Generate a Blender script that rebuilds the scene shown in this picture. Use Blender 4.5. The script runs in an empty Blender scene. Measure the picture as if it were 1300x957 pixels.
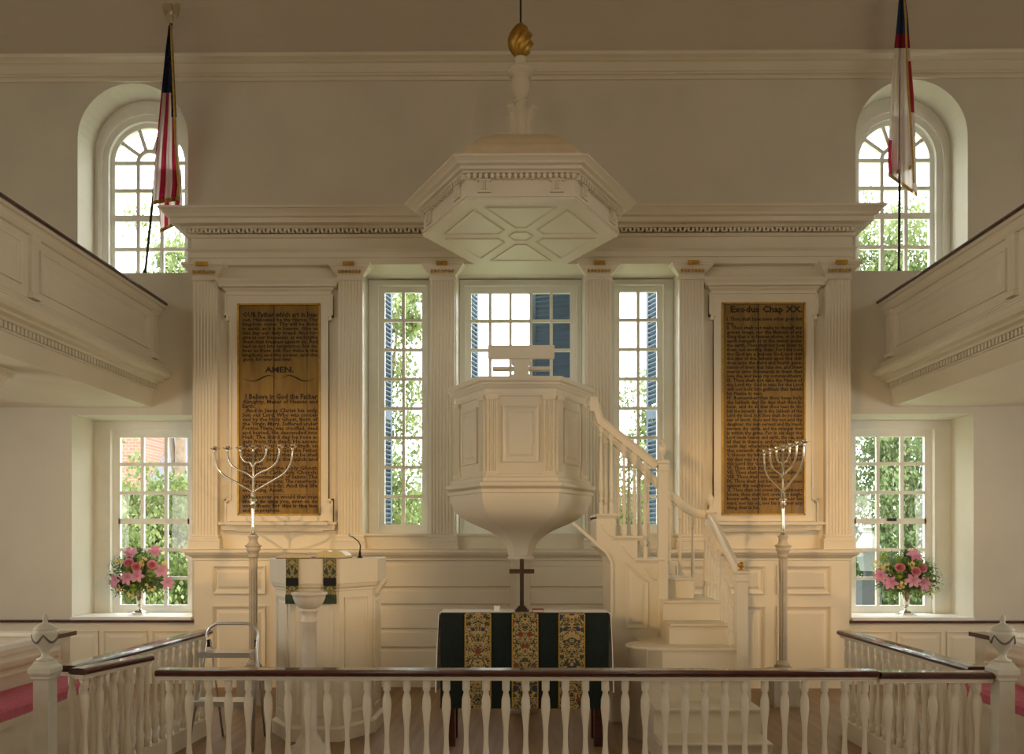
import bpy, bmesh, math, random
from mathutils import Vector, Matrix
random.seed(7)
PI = math.pi
sc = bpy.context.scene
COL = sc.collection
V = Vector
EYE = 1.6          # camera height
YAW = 0.008
sin, cos = math.sin, math.cos

def at(px, py, Y):
    """a point at distance Y from the camera seen at photo pixel px, py"""
    k = (px - (661 - 1000 * math.tan(YAW))) / 1000.0
    dx, dy = -sin(YAW) + k * cos(YAW), cos(YAW) + k * sin(YAW)
    t = Y / dy
    return V((t * dx, Y, EYE + t * (683 - py) / 1000.0))

# ------------------------------------------------------------------ materials
def nt(name):
    m = bpy.data.materials.new(name); m.use_nodes = True
    t = m.node_tree; b = t.nodes['Principled BSDF']
    return m, t, b

def mat(name, col, rough=0.5, metal=0.0, var=0.06, scale=6.0, bump=0.0, bscale=80.0, spec=0.4, coat=0.0):
    m, t, b = nt(name)
    b.inputs['Roughness'].default_value = rough
    b.inputs['Metallic'].default_value = metal
    b.inputs['Specular IOR Level'].default_value = spec
    b.inputs['Coat Weight'].default_value = coat
    tc = t.nodes.new('ShaderNodeTexCoord')
    n = t.nodes.new('ShaderNodeTexNoise'); n.inputs['Scale'].default_value = scale; n.inputs['Detail'].default_value = 5
    t.links.new(tc.outputs['Object'], n.inputs['Vector'])
    r = t.nodes.new('ShaderNodeValToRGB')
    lo = [max(0, c * (1 - var)) for c in col]; hi = [min(1, c * (1 + var)) for c in col]
    r.color_ramp.elements[0].position = 0.3; r.color_ramp.elements[0].color = (*lo, 1)
    r.color_ramp.elements[1].position = 0.7; r.color_ramp.elements[1].color = (*hi, 1)
    t.links.new(n.outputs['Fac'], r.inputs['Fac']); t.links.new(r.outputs['Color'], b.inputs['Base Color'])
    if bump:
        n2 = t.nodes.new('ShaderNodeTexNoise'); n2.inputs['Scale'].default_value = bscale
        t.links.new(tc.outputs['Object'], n2.inputs['Vector'])
        bp = t.nodes.new('ShaderNodeBump'); bp.inputs['Strength'].default_value = bump; bp.inputs['Distance'].default_value = 0.01
        t.links.new(n2.outputs['Fac'], bp.inputs['Height']); t.links.new(bp.outputs['Normal'], b.inputs['Normal'])
    return m

def ramp(t, stops, mode='LINEAR'):
    r = t.nodes.new('ShaderNodeValToRGB'); cr = r.color_ramp; cr.interpolation = mode
    while len(cr.elements) < len(stops): cr.elements.new(0.5)
    for e, (p, c) in zip(cr.elements, stops): e.position = p; e.color = (*c, 1)
    return r

def grain_mat(name, a, b_, rough, vec_scale, scale=3.0, coat=0.0):
    m, t, b = nt(name)
    b.inputs['Roughness'].default_value = rough; b.inputs['Coat Weight'].default_value = coat
    tc = t.nodes.new('ShaderNodeTexCoord'); mp = t.nodes.new('ShaderNodeMapping'); mp.inputs['Scale'].default_value = vec_scale
    n = t.nodes.new('ShaderNodeTexNoise'); n.inputs['Scale'].default_value = scale; n.inputs['Detail'].default_value = 8
    t.links.new(tc.outputs['Object'], mp.inputs['Vector']); t.links.new(mp.outputs['Vector'], n.inputs['Vector'])
    r = ramp(t, [(0.3, a), (0.7, b_)]); t.links.new(n.outputs['Fac'], r.inputs['Fac'])
    t.links.new(r.outputs['Color'], b.inputs['Base Color'])
    return m

def leaf_mat(name, a, b_, transl=0.35):
    m, t, b = nt(name)
    out = t.nodes['Material Output']
    tc = t.nodes.new('ShaderNodeTexCoord')
    n = t.nodes.new('ShaderNodeTexNoise'); n.inputs['Scale'].default_value = 2.3; n.inputs['Detail'].default_value = 6
    t.links.new(tc.outputs['Object'], n.inputs['Vector'])
    r = ramp(t, [(0.35, a), (0.65, b_)]); t.links.new(n.outputs['Fac'], r.inputs['Fac'])
    t.links.new(r.outputs['Color'], b.inputs['Base Color']); b.inputs['Roughness'].default_value = 0.5
    tr = t.nodes.new('ShaderNodeBsdfTranslucent'); t.links.new(r.outputs['Color'], tr.inputs['Color'])
    mx = t.nodes.new('ShaderNodeMixShader'); mx.inputs[0].default_value = transl
    t.links.new(b.outputs[0], mx.inputs[1]); t.links.new(tr.outputs[0], mx.inputs[2]); t.links.new(mx.outputs[0], out.inputs['Surface'])
    return m

def glass_mat():
    m, t, b = nt('window_glass')
    out = t.nodes['Material Output']; t.nodes.remove(b)
    tr = t.nodes.new('ShaderNodeBsdfTransparent'); tr.inputs['Color'].default_value = (0.97, 0.985, 0.97, 1)
    gl = t.nodes.new('ShaderNodeBsdfGlossy'); gl.inputs['Roughness'].default_value = 0.02
    mx = t.nodes.new('ShaderNodeMixShader'); mx.inputs[0].default_value = 0.03
    t.links.new(tr.outputs[0], mx.inputs[1]); t.links.new(gl.outputs[0], mx.inputs[2]); t.links.new(mx.outputs[0], out.inputs['Surface'])
    return m

def brocade_mat(name, ground, fig, red, blue, cx, scale=26):
    """symmetric woven damask about x = cx"""
    m, t, b = nt(name); b.inputs['Roughness'].default_value = 0.75
    tc = t.nodes.new('ShaderNodeTexCoord'); sp = t.nodes.new('ShaderNodeSeparateXYZ'); t.links.new(tc.outputs['UV'], sp.inputs[0])
    ab = t.nodes.new('ShaderNodeMath'); ab.operation = 'ABSOLUTE'
    su = t.nodes.new('ShaderNodeMath'); su.operation = 'SUBTRACT'; su.inputs[1].default_value = cx
    t.links.new(sp.outputs['X'], su.inputs[0]); t.links.new(su.outputs[0], ab.inputs[0])
    cb = t.nodes.new('ShaderNodeCombineXYZ'); t.links.new(ab.outputs[0], cb.inputs['X']); t.links.new(sp.outputs['Y'], cb.inputs['Y'])
    n = t.nodes.new('ShaderNodeTexNoise'); n.inputs['Scale'].default_value = scale; n.inputs['Detail'].default_value = 1.5; n.inputs['Distortion'].default_value = 1.6
    t.links.new(cb.outputs[0], n.inputs['Vector'])
    r = ramp(t, [(0.0, fig), (0.44, fig), (0.47, ground), (0.58, [c * .8 for c in ground]), (0.61, [c * 1.3 for c in fig])], 'LINEAR')
    t.links.new(n.outputs['Fac'], r.inputs['Fac'])
    v = t.nodes.new('ShaderNodeTexVoronoi'); v.inputs['Scale'].default_value = scale * 0.42; t.links.new(cb.outputs[0], v.inputs['Vector'])
    r2 = ramp(t, [(0.0, (1, 1, 1)), (0.22, (1, 1, 1)), (0.25, (0, 0, 0))]); t.links.new(v.outputs['Distance'], r2.inputs['Fac'])
    sel = ramp(t, [(0.0, red), (0.55, red), (0.56, blue)], 'CONSTANT'); t.links.new(v.outputs['Color'], sel.inputs['Fac'])
    mx = t.nodes.new('ShaderNodeMixRGB'); t.links.new(r2.outputs['Color'], mx.inputs[0]); t.links.new(r.outputs['Color'], mx.inputs[1]); t.links.new(sel.outputs['Color'], mx.inputs[2])
    t.links.new(mx.outputs[0], b.inputs['Base Color'])
    return m

def brick_mat():
    m, t, b = nt('outdoor_brick'); b.inputs['Roughness'].default_value = 0.9
    tc = t.nodes.new('ShaderNodeTexCoord'); mp = t.nodes.new('ShaderNodeMapping'); mp.inputs['Rotation'].default_value = (PI/2, 0, 0)
    br = t.nodes.new('ShaderNodeTexBrick'); br.inputs['Scale'].default_value = 2.2
    br.inputs['Color1'].default_value = (0.22, 0.085, 0.06, 1); br.inputs['Color2'].default_value = (0.27, 0.12, 0.085, 1); br.inputs['Mortar'].default_value = (0.28, 0.22, 0.19, 1)
    t.links.new(tc.outputs['Object'], mp.inputs[0]); t.links.new(mp.outputs[0], br.inputs['Vector']); t.links.new(br.outputs['Color'], b.inputs['Base Color'])
    return m

def flag_mat(kind):
    m, t, b = nt('flag_cloth_' + kind); b.inputs['Roughness'].default_value = 0.6
    out = t.nodes['Material Output']
    tc = t.nodes.new('ShaderNodeTexCoord'); sp = t.nodes.new('ShaderNodeSeparateXYZ'); t.links.new(tc.outputs['UV'], sp.inputs[0])
    def math_(op, a, bb):
        n = t.nodes.new('ShaderNodeMath'); n.operation = op
        for i, x in enumerate((a, bb)):
            if x is None: continue
            if isinstance(x, (int, float)): n.inputs[i].default_value = x
            else: t.links.new(x, n.inputs[i])
        return n.outputs[0]
    def mix(f, a, bb):
        n = t.nodes.new('ShaderNodeMixRGB'); t.links.new(f, n.inputs[0])
        for i, x in ((1, a), (2, bb)):
            if isinstance(x, tuple): n.inputs[i].default_value = (*x, 1)
            else: t.links.new(x, n.inputs[i])
        return n.outputs[0]
    u, v = sp.outputs['X'], sp.outputs['Y']          # u across, v = 0 at the top
    red, white, navy = (0.42, 0.025, 0.06), (0.78, 0.70, 0.64), (0.012, 0.018, 0.06)
    if kind == 'stripes':
        st = math_('LESS_THAN', math_('FRACT', math_('ADD', math_('MULTIPLY', u, 2.3), math_('MULTIPLY', v, .5)), None), 0.46)
        c = mix(st, white, red)
        lim = math_('ADD', math_('MULTIPLY', math_('GREATER_THAN', u, 0.70), 0.14), 0.39)
        can = math_('LESS_THAN', v, lim)
        vo = t.nodes.new('ShaderNodeTexVoronoi'); vo.inputs['Scale'].default_value = 16; t.links.new(tc.outputs['UV'], vo.inputs['Vector'])
        star = math_('LESS_THAN', vo.outputs['Distance'], 0.16)
        c = mix(can, c, mix(star, navy, (0.2, 0.2, 0.24)))
    else:
        redf = math_('MULTIPLY', math_('GREATER_THAN', u, 0.78), math_('LESS_THAN', v, 0.74))
        redf = math_('MULTIPLY', redf, math_('GREATER_THAN', math_('FRACT', math_('MULTIPLY', math_('ADD', v, .12), 2.6), None), 0.35))
        c = mix(redf, white, red)
        c = mix(math_('LESS_THAN', v, 0.335), c, (0.30, 0.02, 0.05))
        c = mix(math_('MULTIPLY', math_('GREATER_THAN', v, 0.80), math_('LESS_THAN', u, 0.12)), c, red)
        c = mix(math_('LESS_THAN', v, 0.265), c, (0.03, 0.06, 0.13))
    t.links.new(c, b.inputs['Base Color'])
    tr = t.nodes.new('ShaderNodeBsdfTranslucent'); t.links.new(c, tr.inputs['Color'])
    mx = t.nodes.new('ShaderNodeMixShader'); mx.inputs[0].default_value = 0.5
    t.links.new(b.outputs[0], mx.inputs[1]); t.links.new(tr.outputs[0], mx.inputs[2]); t.links.new(mx.outputs[0], out.inputs['Surface'])
    return m

CREAM = mat('cream_paint', (0.77, 0.71, 0.57), 0.42, var=0.03, scale=2.5)
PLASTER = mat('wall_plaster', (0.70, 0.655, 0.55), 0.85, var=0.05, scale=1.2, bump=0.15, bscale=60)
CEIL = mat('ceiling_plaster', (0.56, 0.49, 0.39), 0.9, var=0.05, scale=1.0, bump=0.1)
SASH = mat('sash_paint', (0.85, 0.84, 0.78), 0.4, var=0.03)
MAHOG = grain_mat('mahogany', (0.035, 0.009, 0.007), (0.085, 0.022, 0.016), 0.22, (1, 1, 1), 6, 0.5)
GILT = mat('gilt', (0.55, 0.33, 0.07), 0.35, 0.85, 0.2, 20)
GOLDTRIM = mat('gold_trim', (0.55, 0.36, 0.08), 0.5, 0.4, 0.2, 40)
TABLET = grain_mat('tablet_ground', (0.17, 0.093, 0.013), (0.295, 0.175, 0.028), 0.5, (3, 3, 0.6), 4, 0.1)
INK = mat('tablet_ink', (0.028, 0.016, 0.008), 0.7)
SILVER = mat('silver', (0.80, 0.77, 0.70), 0.16, 1.0, 0.03)
ALU = mat('aluminium_tube', (0.62, 0.64, 0.66), 0.32, 0.9, 0.05)
STONE = mat('pedestal_stone_paint', (0.50, 0.46, 0.38), 0.6, var=0.1, scale=12)
MARBLE = mat('font_marble', (0.74, 0.68, 0.58), 0.3, var=0.12, scale=7)
URN = mat('urn_paint', (0.62, 0.60, 0.50), 0.45, var=0.08, scale=9)
URNTRIM = mat('urn_garland', (0.16, 0.15, 0.11), 0.6)
GREENCLOTH = mat('dark_green_velvet', (0.006, 0.014, 0.011), 0.8, var=0.2, scale=30)
BLACKBAND = mat('black_band', (0.008, 0.009, 0.010), 0.8)
LINEN = mat('white_linen', (0.86, 0.85, 0.84), 0.8, var=0.02)
BROC = brocade_mat('brocade', (0.56, 0.40, 0.17), (0.055, 0.060, 0.022), (0.26, 0.05, 0.025), (0.03, 0.04, 0.10), 0.0, 24)
BROC2 = brocade_mat('brocade_olive', (0.42, 0.33, 0.13), (0.05, 0.06, 0.022), (0.06, 0.06, 0.02), (0.03, 0.05, 0.03), 0.0, 34)
BRONZE = mat('dark_bronze', (0.07, 0.045, 0.03), 0.4, 0.5, 0.3, 20)
BLACK = mat('black_plastic', (0.01, 0.01, 0.01), 0.4)
PAGE = mat('page_edges', (0.72, 0.60, 0.30), 0.5, 0.15, 0.1, 60)
PAPER = mat('paper', (0.82, 0.78, 0.66), 0.8)
BURG = mat('burgundy_cover', (0.12, 0.012, 0.015), 0.5)
OLIVE = mat('olive_cover', (0.10, 0.09, 0.025), 0.5)
REDB = mat('red_cover', (0.35, 0.02, 0.02), 0.5)
PINKC = mat('rose_cushion', (0.62, 0.16, 0.24), 0.9, var=0.1, scale=40)
WOODFLOOR = grain_mat('floor_boards', (0.20, 0.12, 0.06), (0.33, 0.21, 0.115), 0.45, (6, .5, 1), 3)
GLASS = glass_mat()
SHUT = mat('shutter_blue', (0.085, 0.125, 0.19), 0.5, var=0.08)
DARKSTEEL = mat('hinge_iron', (0.03, 0.03, 0.03), 0.5, 0.5)
STAFF = mat('flag_staff_wood', (0.05, 0.025, 0.015), 0.35)
LEAF1 = leaf_mat('tree_leaf_light', (0.085, 0.13, 0.03), (0.21, 0.25, 0.09))
LEAF2 = leaf_mat('tree_leaf_mid', (0.055, 0.10, 0.028), (0.165, 0.21, 0.08))
BARK = mat('bark', (0.14, 0.10, 0.07), 0.9, var=0.25, scale=10)
LAWN = mat('lawn', (0.25, 0.28, 0.15), 0.95, var=0.25, scale=3)
BRICK = brick_mat()
SLATE = mat('roof_slate', (0.14, 0.15, 0.17), 0.8, var=0.15, scale=14)
PETAL = leaf_mat('lily_petal', (0.62, 0.20, 0.36), (0.80, 0.42, 0.55), 0.25)
ROSE = leaf_mat('rose_petal', (0.72, 0.24, 0.33), (0.84, 0.42, 0.48), 0.3)
YEL = leaf_mat('yellow_petal', (0.72, 0.62, 0.22), (0.80, 0.72, 0.36), 0.25)
MUM = leaf_mat('green_bloom', (0.30, 0.42, 0.05), (0.46, 0.58, 0.10), 0.2)
FOL = leaf_mat('bouquet_leaf', (0.07, 0.15, 0.03), (0.24, 0.36, 0.09), 0.3)
FROST = leaf_mat('frosted_lantern_glass', (0.22, 0.24, 0.25), (0.3, 0.32, 0.33), 0.4)

# ------------------------------------------------------------------ mesh builder
class MB:
    def __init__(s): s.v, s.f, s.sm, s.uv = [], [], [], {}
    def add(s, vs, fs, smooth=False):
        o = len(s.v); s.v += [V(p) for p in vs]
        s.f += [tuple(i + o for i in f) for f in fs]; s.sm += [smooth] * len(fs)
        return s
    def box(s, x0, x1, y0, y1, z0, z1):
        return s.add([(x0,y0,z0),(x1,y0,z0),(x1,y1,z0),(x0,y1,z0),(x0,y0,z1),(x1,y0,z1),(x1,y1,z1),(x0,y1,z1)],
                     [(0,3,2,1),(4,5,6,7),(0,1,5,4),(1,2,6,5),(2,3,7,6),(3,0,4,7)])
    def loft(s, loops, cap=True, smooth=False, closed=True):
        n = len(loops[0]); vs = [p for l in loops for p in l]; fs = []
        for i in range(len(loops) - 1):
            for j in range(n if closed else n - 1):
                a, b = i * n + j, i * n + (j + 1) % n
                fs.append((a, b, b + n, a + n))
        s.add(vs, fs, smooth)
        if cap and closed:
            o = len(s.v) - len(vs)
            s.f.append(tuple(o + j for j in reversed(range(n)))); s.sm.append(False)
            s.f.append(tuple(o + (len(loops) - 1) * n + j for j in range(n))); s.sm.append(False)
        return s
    def lathe(s, prof, c=(0,0,0), n=16, phase=0, smooth=True, cap=True, sx=1, sy=1):
        return s.loft([ngon(c[0], c[1], r, c[2] + z, n, phase, sx, sy) for r, z in prof], cap, smooth)
    def prism(s, pts, fn, d0, d1):
        """pts 2D polygon, fn(u,v,d) -> 3D"""
        return s.loft([[fn(u, v, d0) for u, v in pts], [fn(u, v, d1) for u, v in pts]])
    def tube(s, path, r, n=8, smooth=True, cap=True):
        path = [V(p) for p in path]; rs = r if isinstance(r, (list, tuple)) else [r] * len(path)
        loops = []; up = None
        for i, p in enumerate(path):
            t = (path[min(i + 1, len(path) - 1)] - path[max(i - 1, 0)]).normalized()
            if up is None: up = V((0,0,1)) if abs(t.z) < .9 else V((1,0,0))
            a = (up - t * up.dot(t)).normalized(); b = t.cross(a); up = a
            loops.append([p + (a * cos(2*PI*k/n) + b * sin(2*PI*k/n)) * rs[i] for k in range(n)])
        return s.loft(loops, cap, smooth)
    def sweep(s, path, prof, up=(0,0,1)):
        """2D profile (side, up) swept along a path, up kept"""
        path = [V(p) for p in path]; loops = []
        for i, p in enumerate(path):
            t = (path[min(i + 1, len(path) - 1)] - path[max(i - 1, 0)]).normalized()
            a = t.cross(V(up)).normalized(); b = a.cross(t)
            loops.append([p + a * u + b * w for u, w in prof])
        return s.loft(loops)
    def panel(s, fn, pts, t=0.014, w=0.022, field=0.008, fm=0.05):
        """moulded raised panel on a face; pts convex ccw polygon in (u,v)"""
        L = []
        for ins, d in ((0, 0), (0, t), (w * .5, t * .75), (w * .6, t * .35), (w, t * .2)):
            L.append([fn(u, v, d) for u, v in inset(pts, ins)])
        L.append([fn(u, v, .0015) for u, v in inset(pts, w * 1.1)])
        if fm:
            L.append([fn(u, v, .0015) for u, v in inset(pts, w * 1.1 + fm * .4)])
            L.append([fn(u, v, field) for u, v in inset(pts, w * 1.1 + fm)])
        return s.loft(L)
    def build(s, name, m, parent=None, origin=None, mods=None):
        off = V((0,0,0))
        if parent is not None: off = WL[parent.name]
        elif origin is not None: off = V(origin)
        me = bpy.data.meshes.new(name)
        me.from_pydata([p - off for p in s.v], [], s.f)
        me.polygons.foreach_set('use_smooth', s.sm)
        if s.uv:
            ul = me.uv_layers.new(name='UVMap')
            for lp in me.loops: ul.data[lp.index].uv = s.uv.get(lp.vertex_index, (0, 0))
        else:
            bm = bmesh.new(); bm.from_mesh(me); bmesh.ops.recalc_face_normals(bm, faces=bm.faces); bm.to_mesh(me); bm.free()
        me.materials.append(m); me.update()
        o = bpy.data.objects.new(name, me); COL.objects.link(o)
        if parent is not None: o.parent = parent; WL[o.name] = WL[parent.name].copy()
        else: o.location = off; WL[o.name] = off
        return o
WL = {}
def ngon(cx, cy, r, z, n, phase=0, sx=1, sy=1):
    return [V((cx + r*sx*cos(phase + 2*PI*k/n), cy + r*sy*sin(phase + 2*PI*k/n), z)) for k in range(n)]
def rect(x0, x1, y0, y1, z): return [V((x0,y0,z)), V((x1,y0,z)), V((x1,y1,z)), V((x0,y1,z))]
def rpts(u0, u1, v0, v1): return [(u0,v0),(u1,v0),(u1,v1),(u0,v1)]
def inset(pts, d):
    if d == 0: return list(pts)
    n = len(pts); out = []
    A = sum(pts[i][0]*pts[(i+1)%n][1] - pts[(i+1)%n][0]*pts[i][1] for i in range(n)); sg = 1 if A > 0 else -1
    for i in range(n):
        p0, p1, p2 = pts[i-1], pts[i], pts[(i+1) % n]
        def nrm(a, b):
            dx, dy = b[0]-a[0], b[1]-a[1]; l = math.hypot(dx, dy) or 1e-9
            return (-dy/l*sg, dx/l*sg)
        n1, n2 = nrm(p0, p1), nrm(p1, p2)
        k = 1 + n1[0]*n2[0] + n1[1]*n2[1]
        out.append((p1[0] + d*(n1[0]+n2[0])/k, p1[1] + d*(n1[1]+n2[1])/k))
    return out
def fXZ(y):                     # face towards the camera at depth y
    return lambda u, v, d: V((u, y - d, v))

def thing(name, label, cat, loc=(0,0,0), group=None, kind=None):
    o = bpy.data.objects.new(name, None); COL.objects.link(o); o.location = loc; o.empty_display_size = .1
    WL[o.name] = V(loc)
    return tag(o, label, cat, group, kind)
def tag(o, label=None, cat=None, group=None, kind=None):
    if label: o['label'] = label
    if cat: o['category'] = cat
    if group: o['group'] = group
    if kind: o['kind'] = kind
    return o
def struct(o): o['kind'] = 'structure'; return o
def solo(name, mb, m, label, cat, group=None, kind=None):
    lo = [min(p[i] for p in mb.v) for i in range(3)]; hi = [max(p[i] for p in mb.v) for i in range(3)]
    return tag(mb.build(name, m, None, ((lo[0]+hi[0])/2, (lo[1]+hi[1])/2, lo[2])), label, cat, group, kind)
def copy_tree(o, parent=None):
    c = o.copy(); COL.objects.link(c)
    if parent is not None: c.parent = parent
    for ch in [x for x in o.children]: copy_tree(ch, c)
    return c

# ------------------------------------------------------------------ setting
YW, YB = 8.7, 9.3               # inner and outer face of the chancel wall
XS = 7.3                        # side walls
def boolean_cut(o, cutters):
    for c in cutters:
        md = o.modifiers.new('cut', 'BOOLEAN'); md.object = c; md.solver = 'EXACT'
    dg = bpy.context.evaluated_depsgraph_get(); dg.update()
    me = bpy.data.meshes.new_from_object(o.evaluated_get(dg)); o.modifiers.clear(); o.data = me
    for c in cutters: bpy.data.objects.remove(c, do_unlink=True)
WXL, WHL, WZ0, WZ1 = 4.31, 0.67, 0.70, 2.966          # lower windows
AX, AH, AZ0, AZS = 4.30, 0.615, 4.54, 6.03            # arched upper windows
wb = MB().box(-XS - .3, XS + .3, YW, YB, -.4, 8.6).build('wall_back', PLASTER)
cut = []
for s in (-1, 1):
    cut.append(MB().box(s*WXL - WHL, s*WXL + WHL, YW - .2, YB + .2, WZ0, WZ1).build('cutter', PLASTER))
    arc = [(s*AX - AH, AZ0), (s*AX + AH, AZ0)] + [(s*AX + AH*cos(a*PI/24), AZS + AH*sin(a*PI/24)) for a in range(25)]
    cut.append(MB().prism(arc, fXZ(0), -(YW - .2), -(YB + .2)).build('cutter', PLASTER))
CW = [(-1.335, .385), (0, .69), (1.335, .385)]        # the three chancel windows: centre, half width
CZ0, CZ1 = 1.63, 4.52
for x, h in CW: cut.append(MB().box(x - h - .004, x + h + .004, YW - .2, YB + .2, CZ0 - .004, CZ1 + .01).build('cutter', PLASTER))
boolean_cut(wb, cut)
for p in wb.data.polygons: p.use_smooth = False
struct(wb)
YR = -7.0
struct(MB().box(-XS - .3, -XS, YR, YB, -.4, 8.6).build('wall_left', PLASTER))
struct(MB().box(XS, XS + .3, YR, YB, -.4, 8.6).build('wall_right', PLASTER))
struct(MB().box(-XS - .3, XS + .3, YR - .3, YR, -.4, 8.6).build('wall_front', PLASTER))
struct(MB().box(-XS, XS, YR, YW, -.2, 0).build('floor', WOODFLOOR))
# coved ceiling: springs from the cornice and curves up into a flat
cz, cr_, top = 6.86, 1.45, 8.05
prof = [(YW + .02, cz - .02)] + [(YW - .12 - cr_ * (1 - cos(a*PI/32)) * 1.0, cz + (top - cz) * sin(a*PI/32)) for a in range(17)] + [(YR, top)]
prof2 = [(YR, top + .3), (YW + .02, top + .3)]
poly = prof + prof2
cm = MB(); cm.loft([[V((x, y, z)) for y, z in poly] for x in (-XS, XS)])
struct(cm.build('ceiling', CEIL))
# ceiling cornice
zc = 6.65
tp = [(0, 0), (.025, 0), (.03, .02), (.012, .035), (.012, .05), (.035, .055), (.035, .075), (.05, .08), (.055, .18), (.08, .185), (.10, .20), (.14, .215), (.15, .235), (.15, .25), (0, .25)]
struct(MB().loft([[V((x, YW - o, zc + z * .95)) for o, z in tp] for x in (-XS, XS)]).build('trim_1', CREAM))

def dado(s, n):
    """low panelled dado with a dark rail under the windows"""
    m = MB(); x0, x1 = (-XS, -3.50) if s < 0 else (3.50, XS)
    m.box(x0, x1, YW - .06, YW, 0, .675)
    xs = [-3.62, -4.08, -4.62, -5.16, -5.70, -6.24] if s < 0 else [3.62, 4.08, 4.62, 5.16, 5.70, 6.24]
    for i in range(5):
        a, b = sorted((xs[i], xs[i + 1])); m.panel(fXZ(YW - .06), rpts(a + .03, b - .03, .12, .58))
    t = thing('trim_%d' % n, None, None, (s * 5, YW, 0), kind='structure')
    m.build('dado_panelling', CREAM, t)
    MB().box(x0, x1, YW - .10, YW + .0, .675, .70).build('dado_rail', MAHOG, t)
dado(-1, 2); dado(1, 3)

# ---- windows
def bar(m, x0, x1, z0, z1, y, d=.035): m.box(x0, x1, y, y + d, z0, z1)
def rect_window(n, xc, y, cols, rows, pw, ph, zb, op, meet=None, mun=.026, stile=.05):
    """op: opening x0,x1,z0,z1"""
    t = thing('window_%d' % n, None, None, (xc, y, zb), kind='structure')
    w, h = cols * pw, rows * ph; x0, x1, z0, z1 = xc - w/2, xc + w/2, zb, zb + h
    f = MB(); d0, d1 = y - .05, y + .14
    ix0, ix1, iz0, iz1 = x0 - stile, x1 + stile, z0 - stile * 1.3, z1 + stile
    f.box(op[0], ix0, d0, d1, op[2], op[3]); f.box(ix1, op[1], d0, d1, op[2], op[3])
    f.box(ix0, ix1, d0, d1, op[2], iz0); f.box(ix0, ix1, d0, d1, iz1, op[3])
    # moulded inner bead
    for a in (ix0 - .012, ix1): f.box(a, a + .012, d0 - .015, d0, iz0, iz1)
    f.box(ix0, ix1, d0 - .015, d0, iz1, iz1 + .012)
    f.build('window_frame', SASH, t)
    sm = MB(); ys = y
    zm = z0 + meet * ph if meet else None
    for (a, b, c, e, yy) in ((ix0, x0 + mun/2, iz0, iz1, ys), (x1 - mun/2, ix1, iz0, iz1, ys), (x0 + mun/2, x1 - mun/2, iz0, z0 + mun/2, ys), (x0 + mun/2, x1 - mun/2, z1 - mun/2, iz1, ys)):
        bar(sm, a, b, c, e, yy, .045)
    for i in range(1, cols): bar(sm, x0 + i*pw - mun/2, x0 + i*pw + mun/2, z0, z1, ys + .008, .03)
    for j in range(1, rows):
        k = mun * (1.6 if meet and j == meet else 1)
        bar(sm, x0, x1, z0 + j*ph - k/2, z0 + j*ph + k/2, ys + (0 if k > mun else .0085), .03)
    sm.build('sash', SASH, t)
    MB().box(x0 - .02, x1 + .02, ys + .02, ys + .024, z0 - .02, z1 + .02).build('glass', GLASS, t)
    return t
YL = 9.22
for n, s in ((1, -1), (2, 1)):
    t = rect_window(n, s * WXL, YL, 3, 6, .279, .3345, .795, (s*WXL - WHL, s*WXL + WHL, WZ0, WZ1), 3, mun=.040, stile=.062)
    MB().box(s*WXL - WHL + .0, s*WXL + WHL - .0, YW - .03, YL, WZ0, WZ0 + .028).build('window_sill', SASH, t)
    if s > 0: MB().box(4.27, 4.37, YL - .03, YL + .0, 1.80, 1.83).build('sash_lock', DARKSTEEL, t)
YC = 8.95
rect_window(3, -1.335, YC, 2, 8, .229, .334, 1.74, (-1.335 - .385, -1.335 + .385, CZ0, CZ1), mun=.035, stile=.045)
rect_window(4, 1.335, YC, 2, 8, .229, .334, 1.74, (1.335 - .385, 1.335 + .385, CZ0, CZ1), mun=.035, stile=.045)
rect_window(5, 0, YC, 5, 8, .232, .332, 1.745, (-.69, .69, CZ0, CZ1), mun=.035, stile=.05)

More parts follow.
